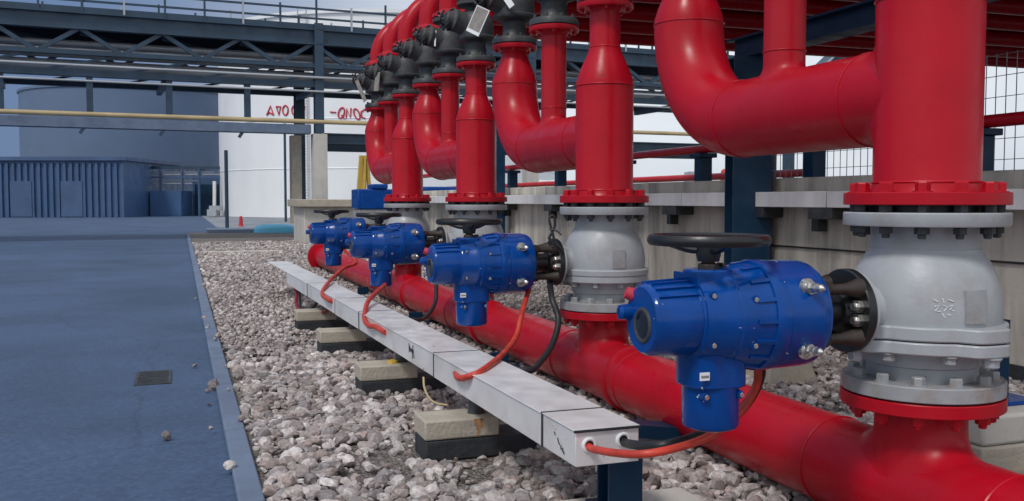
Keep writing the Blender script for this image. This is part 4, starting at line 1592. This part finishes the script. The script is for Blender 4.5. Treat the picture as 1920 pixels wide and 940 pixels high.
for s_, d_, h_ in rows:
    prof = [(-.5, 0), (-.5, .45), (-.42, .75), (-.2, 1.0), (.2, 1.0), (.42, .75), (.5, .45), (.5, 0)]
    for a_, b_ in prof:
        vs_.append(Vector((cv.x, cv.y, 0)) + _r * s_ + _fh * (a_ * d_ * 1.3 + .2) + Vector((0, 0, b_ * h_)))
for i in range(16):
    for j in range(7):
        fs_.append((i * 8 + j, (i + 1) * 8 + j, (i + 1) * 8 + j + 1, i * 8 + j + 1))
fs_ += [tuple(range(8)), tuple(128 + j for j in range(8))]
cvm.add(vs_, fs_)
tag(cvm.build('boat_cover', M['cyan'], None, (cv.x, cv.y, 0)), 'light blue low tapering cover lying on the yard beyond the gravel', 'cover')

# yellow frame and blue boxes beyond the header end
yf = thing('yellow_frame', 'yellow steel trestle with sloping legs beyond the farthest red riser', 'trestle', (at(675, 420, 17.5).x, at(675, 420, 17.5).y, 0))
YO = Vector(yf.location)
for (x0_, x1_, dd) in ((664, 677, 0), (682, 684, .05), (700, 688, .1), (668, 681, .9)):
    a_, b_ = at(x0_, GY(17.5), 17.5 + dd), at(x1_, 292, 17.5 + dd)
    a_.z = 0
    MB(YO).bar(a_, b_, .055, .055).build('leg', M['yellow'], yf)
MB(YO).bar(at(674, 296, 17.5), at(692, 296, 17.6), .06, .06).build('top_bar', M['yellow'], yf)
bx_ = at(704, 375, 15.0)
bt = thing('blue_tank', 'blue boxed pump skid behind the farthest riser', 'pump skid', (bx_.x, bx_.y, 0))
MB().box((-.28, 0, .80), (.30, .6, 1.12)).build('box', M['blue'], bt, bevel=.02)
MB().box((-.26, .02, 0), (.28, .55, .80)).build('stand', M['grey_dark'], bt, bevel=.01)
MB().box((-.05, -.02, 1.12), (.20, .4, 1.20)).build('cover', M['blue'], bt, bevel=.02)
by_ = at(822, 375, 18.0)
tb2 = thing('blue_drum', 'blue flat lid on a pale box seen between the two far risers', 'box', (by_.x, by_.y, 0))
MB().box((-.36, 0, 0), (.36, .6, 1.09)).build('box', M['pale_concrete'], tb2, bevel=.01)
MB().box((-.40, -.04, 1.09), (.40, .64, 1.20)).build('lid', M['blue'], tb2, bevel=.03)

# pale cabinets and an orange cylinder behind the wall
for i, (x0_, x1_, y0_, w_, m_, nm, lab, ct) in enumerate((
        (1010, 1058, 338, 26, 'white', 'white_cabinet', 'white cabinet behind the wall, seen under the second red elbow', 'cabinet'),
        (1215, 1262, 340, 24, 'white', 'white_cabinet', 'low white cabinet behind the wall right of the second riser', 'cabinet'),
        (1290, 1322, 322, 30, 'tank', 'white_cabinet', 'taller white cabinet behind the wall left of the navy column', 'cabinet'))):
    b0 = gnd((x0_ + x1_) / 2, GY(w_))
    o = fbox(MB(b0), x0_, x1_, y0_, GY(w_), w_, .8).build(nm, M[m_], None, b0, bevel=.02)
    tag(o, lab, ct)
oc = gnd(1357, GY(20))
tag(MB(oc).lathe([(.08, 0), (.085, .02), (.085, 1.45), (.07, 1.56), (.03, 1.60)], oc, seg=20).build('gas_cylinder', M['orange'], None, oc), 'slim orange cylinder just left of the navy column behind the wall', 'cylinder')

# slanting dark conveyor housing far right, seen over the nearest branch pipe
cwv = 34.0
cv0, cv1 = at(1528, 150, cwv), at(1605, 78, cwv)
cvh = thing('conveyor', 'dark slanting conveyor housing seen in the gap above the nearest branch pipe', 'conveyor', (at(1640, 375, cwv).x, at(1640, 375, cwv).y, 0))
CO = Vector(cvh.location)
MB(CO).bar(at(1470, 205, cwv), at(1660, 26, cwv), 1.6, .55).build('housing', M['rack'], cvh)
MB(CO).bar(at(1475, 190, cwv - .9), at(1655, 20, cwv - .9), .06, .06).build('handrail', M['rackpipe'], cvh)
fbox(MB(CO), 1578, 1700, 88, 132, cwv + .3, 2).build('drive_house', M['rack'], cvh)
fbox(MB(CO), 1580, 1592, 96, 106, cwv + .2, .1).build('window', M['whitepaint'], cvh)
MB(CO).bar(Vector((at(1660, 132, cwv).x, at(1660, 132, cwv).y, 0)), at(1660, 130, cwv + .6), .3, .3).build('leg', M['rack'], cvh)
MB(CO).bar(Vector((at(1480, 200, cwv).x, at(1480, 200, cwv).y, 0)), at(1480, 200, cwv), .3, .3).build('leg', M['rack'], cvh)
